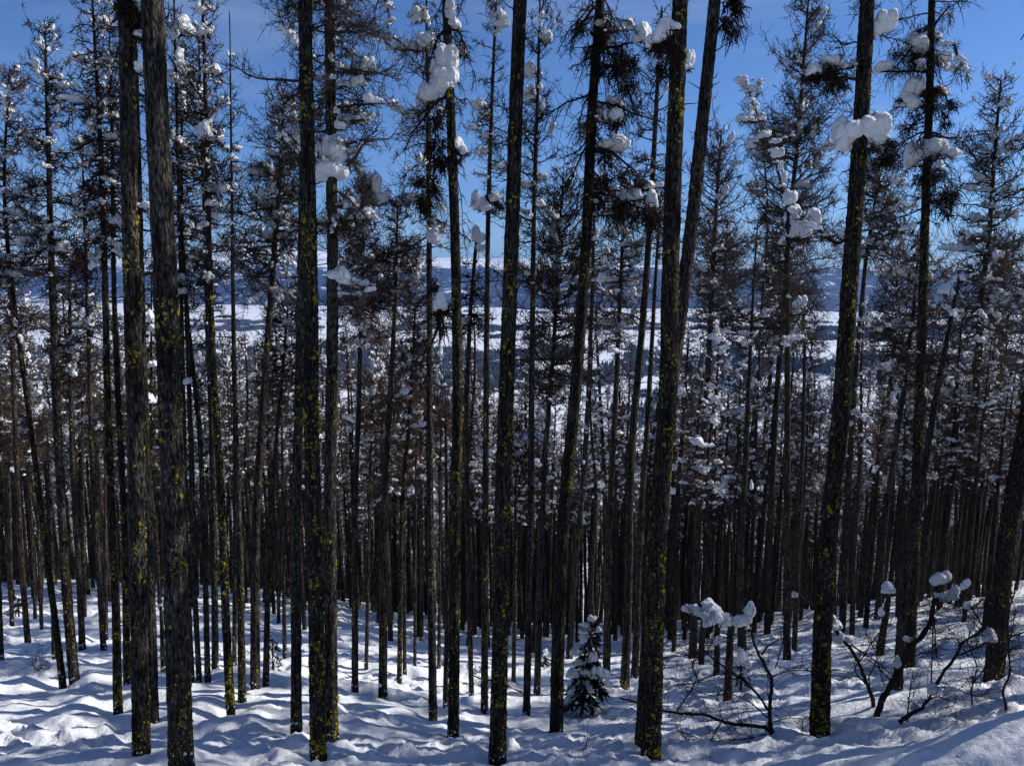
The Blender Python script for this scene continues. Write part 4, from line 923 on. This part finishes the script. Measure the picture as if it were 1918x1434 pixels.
wood = link('distant_larch_wood', me); tag(wood, 'snowy larch wood covering the slope beyond the separate trees', None, kind='stuff')
ng = bpy.data.node_groups.new('wood', 'GeometryNodeTree')
ng.interface.new_socket('Geometry', in_out='INPUT', socket_type='NodeSocketGeometry'); ng.interface.new_socket('Geometry', in_out='OUTPUT', socket_type='NodeSocketGeometry')
gi = ng.nodes.new('NodeGroupInput'); go = ng.nodes.new('NodeGroupOutput'); iop = ng.nodes.new('GeometryNodeInstanceOnPoints'); jn = ng.nodes.new('GeometryNodeJoinGeometry')
def attr(nm, ty):
    n_ = ng.nodes.new('GeometryNodeInputNamedAttribute'); n_.data_type = ty; n_.inputs[0].default_value = nm
    return [s for s in n_.outputs if s.enabled and s.name == 'Attribute'][0]
for vr in reversed(VARIANTS):
    j = ng.nodes.new('GeometryNodeJoinGeometry'); g2 = ng.nodes.new('GeometryNodeGeometryToInstance')
    for c in vr[1:4]:
        oi = ng.nodes.new('GeometryNodeObjectInfo'); oi.transform_space = 'ORIGINAL'; oi.inputs[0].default_value = c; oi.inputs[1].default_value = False
        ng.links.new(oi.outputs['Geometry'], j.inputs[0])
    ng.links.new(j.outputs[0], g2.inputs[0]); ng.links.new(g2.outputs[0], jn.inputs[0])
ng.links.new(gi.outputs[0], iop.inputs['Points']); ng.links.new(jn.outputs[0], iop.inputs['Instance']); iop.inputs['Pick Instance'].default_value = True
ng.links.new(attr('pick', 'INT'), iop.inputs['Instance Index']); ng.links.new(attr('rot', 'FLOAT_VECTOR'), iop.inputs['Rotation']); ng.links.new(attr('scl', 'FLOAT_VECTOR'), iop.inputs['Scale'])
ng.links.new(iop.outputs[0], go.inputs[0])
md = wood.modifiers.new('wood', 'NODES'); md.node_group = ng

# ------------------------------------------------------------------ bare shrubs in front at the right
def shrub(name, label, cat, base, stems, clumps, seed, twigs=1.0, fine=1.0, group=None):
    """stems: list of (start width px, [(x,y)...]) ; first point of the first stem is the foot"""
    r = np.random.default_rng(seed)
    bx, bY = ground_hit(*base); bz = gb = float(gz(bx, bY)); depth = bY * CP - gb * SP; s = depth / FPX
    root = bpy.data.objects.new(name, None); col.objects.link(root); root.location = (bx, bY, bz); tag(root, label, cat, group)
    off = np.array([0, 0, gb - bz]); o0 = np.array([bx, bY, gb])
    allP = []; parts = []
    for wpx, pl in stems:
        P = np.array([at(px, py, bY) for px, py in pl]) - o0
        dv = np.concatenate(([0], np.cumsum(r.normal(0, .09, len(pl) - 1)))); P[:, 1] += dv if pl[0] == base else dv + r.normal(0, .05)
        m = 5 * len(pl); q = np.linspace(0, len(pl) - 1, m); P = np.stack([np.interp(q, np.arange(len(pl)), P[:, c]) for c in range(3)], -1)
        P[1:-1] = (P[:-2] + 2 * P[1:-1] + P[2:]) / 4; P[1:] += r.normal(0, .004, (m - 1, 3))
        if pl[0] == base: P = np.concatenate((P[:1] - np.array([[0, 0, .35]]), P)); m += 1
        Rr = wpx * s / 2 * np.linspace(1, .42, m) * (1 + r.normal(0, .07, m))
        V, F = tubes(P[None], Rr[None], 8); st = link('stem', mk_mesh('stem', V + off, [F], M_SHRUB), root)
        allP.append((P, wpx))
        ln = np.linalg.norm(np.diff(P, axis=0), axis=1).sum(); n = max(2, int(ln * 22 * twigs))
        for lvl in range(1):
            q = r.uniform(.25, .99, n) * (m - 1); i0 = np.minimum(q.astype(int), m - 2); P0 = P[i0]; D = nrm(P[i0 + 1] - P[i0])
            d_ = nrm(D * .6 + r.normal(0, .6, (n, 3)) + np.array([[0, 0, .15]])); l = r.uniform(.12, .9, n); t6 = np.linspace(0, 1, 7)
            Tw = P0[:, None] + d_[:, None] * (l[:, None] * t6)[..., None]
            Tw += (nrm(r.normal(0, 1, (n, 3)))[:, None] * (l[:, None] * .38 * t6 ** 2)[..., None]); Tw[:, 1:] += np.cumsum(r.normal(0, .018, (n, 6, 3)), 1) * l[:, None, None] * 2
            parts.append(tubes(Tw, (.0028 + .0028 * r.random(n))[:, None] * (1 - .6 * t6), 4))
            n2 = int(n * 3 * fine); ti = r.integers(0, n, n2); jj = r.integers(1, 6, n2); P1 = Tw[ti, jj]; d2 = nrm(nrm(Tw[ti, jj] - Tw[ti, jj - 1]) + r.normal(0, .55, (n2, 3))); l2 = l[ti] * r.uniform(.2, .7, n2)
            t4 = np.linspace(0, 1, 5); T2 = P1[:, None] + d2[:, None] * (l2[:, None] * t4)[..., None] + (r.normal(0, .3, (n2, 3)) * l2[:, None])[:, None] * (t4 ** 2)[None, :, None]
            parts.append(tubes(T2, np.array([[.0024, .0022, .0019, .0015, .001]]) * np.ones((n2, 1)), 3))
    J = join(parts); link('twigs', mk_mesh('twigs', J[0] + off, J[1], M_SHRUB), root)
    if clumps:
        C = np.array([at(px, py, bY) - o0 for px, py, a, b_ in clumps]); S = np.array([(a * s * .58, min(a, b_ * 1.2) * s * .5, b_ * s * .62) for px, py, a, b_ in clumps])
        C[:, 2] -= S[:, 2] * .15
        for i in range(len(C)):
            V, F = place_lumps(C[i:i + 1], S[i:i + 1], r.uniform(-.4, .4, 1), r.uniform(-.2, .2, 1), LUMPH, r); link('snow_clump', mk_mesh('snow_clump', V + off, F, M_SNOW), root)

B = (1446, 1372)
shrub('alder_shrub', 'bare crooked shrub with one limb lying along the snow, in front of the stout snag', 'shrub', B,
      [(9, [B, (1440, 1345), (1438, 1310), (1443, 1265), (1425, 1232), (1412, 1205), (1404, 1180)]),
       (8, [B, (1430, 1355), (1400, 1352), (1360, 1352), (1325, 1346), (1290, 1347), (1250, 1343), (1205, 1330), (1165, 1322)]),
       (5, [(1438, 1328), (1420, 1300), (1400, 1280), (1375, 1264), (1345, 1240), (1322, 1222), (1305, 1195), (1285, 1165)]),
       (3, [(1436, 1340), (1415, 1325), (1385, 1318), (1358, 1322)]),
       (3, [(1446, 1277), (1465, 1268), (1490, 1265), (1540, 1270), (1600, 1275)]),
       (3, [(1425, 1225), (1440, 1205), (1462, 1190), (1478, 1182)]),
       (2.5, [(1350, 1346), (1325, 1375), (1300, 1382), (1285, 1378), (1270, 1355)]),
       (2.5, [(1444, 1374), (1400, 1376), (1345, 1382), (1310, 1378)]),
       (3, [(1400, 1282), (1380, 1265), (1345, 1268), (1300, 1280), (1262, 1282), (1235, 1290)]),
       (2, [(1360, 1262), (1325, 1240), (1290, 1230), (1255, 1235), (1225, 1250)]),
       (2, [(1447, 1348), (1480, 1342), (1500, 1345), (1516, 1352)])], [(1438, 1360, 10, 14), (1443, 1300, 5, 10)], 51)
B = (1636, 1322)
shrub('alder_shrub', 'bare shrub arching left over the big lichened trunk, snow lumps on its arch', 'shrub', B,
      [(8, [B, (1630, 1300), (1618, 1270), (1607, 1240), (1590, 1210), (1568, 1185), (1545, 1160), (1520, 1135), (1494, 1112), (1478, 1085), (1470, 1050), (1466, 1030)]),
       (3, [(1622, 1282), (1600, 1255), (1640, 1200), (1660, 1180)]),
       (3, [(1590, 1205), (1620, 1225), (1650, 1245), (1668, 1262)]),
       (2.5, [B, (1628, 1270), (1634, 1230), (1645, 1200)]),
       (2.5, [(1494, 1112), (1480, 1105), (1445, 1108), (1420, 1125)]),
       (2, [(1470, 1060), (1450, 1050), (1420, 1052), (1395, 1045)])],
      [(1550, 1157, 28, 18), (1566, 1170, 22, 18), (1489, 1112, 10, 11), (1580, 1190, 34, 18), (1638, 1328, 22, 10)], 52)
B = (1642, 1340)
shrub('alder_shrub', 'thick-stemmed dark shrub sweeping up to the right, snow pads at its tips', 'shrub', B,
      [(12, [B, (1655, 1305), (1668, 1272), (1688, 1250), (1697, 1210), (1715, 1185), (1735, 1160), (1748, 1132), (1760, 1118), (1772, 1100), (1782, 1082)]),
       (5, [(1755, 1125), (1775, 1115), (1795, 1118), (1806, 1128)]),
       (3, [(1690, 1232), (1720, 1222), (1748, 1215)]),
       (2.5, [(1750, 1128), (1752, 1180), (1752, 1220), (1758, 1250)]),
       (2.5, [(1665, 1270), (1640, 1245), (1600, 1205)]),
       (2, [(1780, 1085), (1752, 1070), (1744, 1050), (1748, 1035)])],
      [(1762, 1080, 32, 24), (1782, 1112, 26, 18), (1790, 1100, 18, 18), (1756, 1113, 9, 9), (1680, 1238, 16, 22), (1700, 1195, 16, 10), (1770, 1118, 18, 14)], 53)
B = (1686, 1350)
shrub('alder_shrub', 'low forked shrub leaning out over the snow bank towards the right edge', 'shrub', B,
      [(9, [B, (1700, 1332), (1722, 1318), (1745, 1300)]),
       (6, [(1752, 1278), (1765, 1250), (1785, 1225), (1802, 1200), (1822, 1175), (1827, 1165), (1818, 1145), (1812, 1130)]),
       (4, [(1745, 1300), (1770, 1297), (1800, 1300), (1830, 1306), (1855, 1305)]),
       (3, [(1740, 1305), (1755, 1300), (1775, 1305)]),
       (3.5, [(1785, 1225), (1820, 1210), (1860, 1198), (1900, 1188), (1925, 1180)]),
       (3, [(1825, 1165), (1850, 1190), (1880, 1215), (1905, 1240)]),
       (2.5, [(1815, 1140), (1835, 1115), (1850, 1135), (1868, 1160)]),
       (2.5, [(1745, 1300), (1752, 1262), (1754, 1200), (1750, 1140)]),
       (3, [(1698, 1350), (1695, 1290), (1700, 1252)]),
       (2, [(1790, 1300), (1800, 1330), (1798, 1352)])],
      [(1752, 1290, 22, 20), (1780, 1292, 34, 12), (1712, 1322, 18, 12), (1728, 1312, 18, 9), (1811, 1132, 12, 14), (1856, 1188, 26, 20), (1818, 1170, 14, 14), (1808, 1092, 16, 18)], 54)
B = (1884, 1330)
shrub('alder_sapling', 'upright thin sapling with a forked top in front of the right edge trunk', 'sapling', B,
      [(4.5, [B, (1884, 1295), (1878, 1250), (1874, 1215), (1880, 1150), (1884, 1100), (1896, 1050)]),
       (2.5, [(1880, 1262), (1895, 1220), (1908, 1180), (1920, 1150)]),
       (2, [(1876, 1200), (1860, 1160), (1850, 1120), (1836, 1085)])], [], 55)
B = (1600, 1312)
shrub('alder_sapling', 'wispy pale twig rising high between the feathery larch and the lichened trunk', 'sapling', (1452, 1250),
      [(2.5, [(1452, 1250), (1465, 1200), (1478, 1150), (1485, 1090), (1470, 1020), (1440, 960), (1400, 920), (1370, 905)]),
       (2, [(1478, 1130), (1500, 1060), (1490, 1000), (1455, 975)])], [(1408, 905, 8, 16)], 56, .7)
shrub('alder_sapling', 'thin leafless sapling whose arching twigs cross the trunks at the right centre', 'sapling', (1700, 1230),
      [(3, [(1700, 1230), (1698, 1150), (1690, 1050), (1700, 960), (1690, 880)]),
       (2, [(1694, 1080), (1730, 1020), (1760, 960), (1785, 900)]),
       (2, [(1697, 1140), (1660, 1060), (1630, 990), (1600, 940)])], [], 57, .8)
shrub('snowy_branch', 'snow-ridged dead branch propped low between slim trunks behind the centre trunk', 'fallen branch', (993, 1300),
      [(5, [(993, 1300), (965, 1288), (940, 1275), (915, 1264), (898, 1255), (885, 1246)])], [(896, 1252, 22, 14), (912, 1262, 20, 12), (968, 1284, 24, 12), (984, 1292, 14, 10), (880, 1245, 10, 12), (955, 1278, 22, 10)], 58, .5, .5)
shrub('twig', 'bare twig poking from the snow between the centre trunk and the moss-hung larch', 'twig', (1088, 1402),
      [(3, [(1088, 1402), (1094, 1396), (1101, 1386)])], [], 59, .3, .2)
shrub('weed_stalk', 'wispy dry stalks standing out of the snow near the left edge', 'dry plant', (72, 1256),
      [(1.8, [(72, 1256), (70, 1245), (66, 1236)]), (1.5, [(72, 1256), (76, 1247), (82, 1242)])], [], 60, 1.0, .6)

shrub('alder_sapling', 'tangled leafless sapling in front of the right edge trunk foot', 'sapling', (1822, 1322),
      [(3, [(1822, 1322), (1815, 1290), (1822, 1240), (1808, 1200), (1815, 1150)]), (2.2, [(1818, 1280), (1845, 1250), (1880, 1235), (1912, 1205)]), (2, [(1815, 1230), (1790, 1190), (1760, 1180)])], [], 61, 1.4, 1.2)
shrub('alder_sapling', 'low tangle of fine bare twigs right of the great lichen-patched trunk', 'sapling', (1268, 1330),
      [(3, [(1268, 1330), (1285, 1300), (1300, 1262), (1290, 1230), (1305, 1195)]), (2, [(1290, 1290), (1330, 1300), (1365, 1290)]), (2, [(1298, 1240), (1330, 1215), (1345, 1180)])], [], 62, 1.4, 1.2)
# flakes of bark and broken twig ends lying on the snow near the camera
r = np.random.default_rng(77); n = 520
ly = r.uniform(8.2, 20, n); lx = r.uniform(-.72, .72, n) * ly; lz = gz(lx, ly) + .004
Vl, Fl = ICO1; sc3 = r.uniform(.006, .020, (n, 1, 1)) * np.array([1, .5, .35]) * r.uniform(.5, 1.6, (n, 1, 3)); yw = r.uniform(0, 6.28, n)
v = Vl[None] * sc3; v = np.stack((v[..., 0] * np.cos(yw)[:, None] - v[..., 1] * np.sin(yw)[:, None], v[..., 0] * np.sin(yw)[:, None] + v[..., 1] * np.cos(yw)[:, None], v[..., 2]), -1) + np.stack((lx, ly, lz), -1)[:, None]
tag(link('bark_litter', mk_mesh('bark_litter', v.reshape(-1, 3), [(Fl[None] + (np.arange(n) * len(Vl))[:, None, None]).reshape(-1, 3)], M_TWIG)), 'scattered dark bark flakes on the near snow', None, kind='stuff')

# ------------------------------------------------------------------ the air
vm, vnt, vb = mat('valley_haze'); vnt.nodes.remove(vb)
vp = vnt.nodes.new('ShaderNodeVolumePrincipled'); vp.inputs['Density'].default_value = 4.0e-5
vp.inputs['Color'].default_value = (.28, .50, 1.0, 1); vp.inputs['Anisotropy'].default_value = 0.0
vnt.links.new(vp.outputs[0], [n_ for n_ in vnt.nodes if n_.type == 'OUTPUT_MATERIAL'][0].inputs['Volume'])
x0, x1, y0, y1, z0, z1 = -24000, 24000, -60, 19400, -420, 620
Vb = [(x, y, z) for x in (x0, x1) for y in (y0, y1) for z in (z0, z1)]
me = bpy.data.meshes.new('haze'); me.from_pydata(Vb, [], [(0, 1, 3, 2), (4, 6, 7, 5), (0, 4, 5, 1), (2, 3, 7, 6), (0, 2, 6, 4), (1, 5, 7, 3)]); me.materials.append(vm)
tag(link('haze', me), 'thin blue haze over the valley', None, kind='stuff')
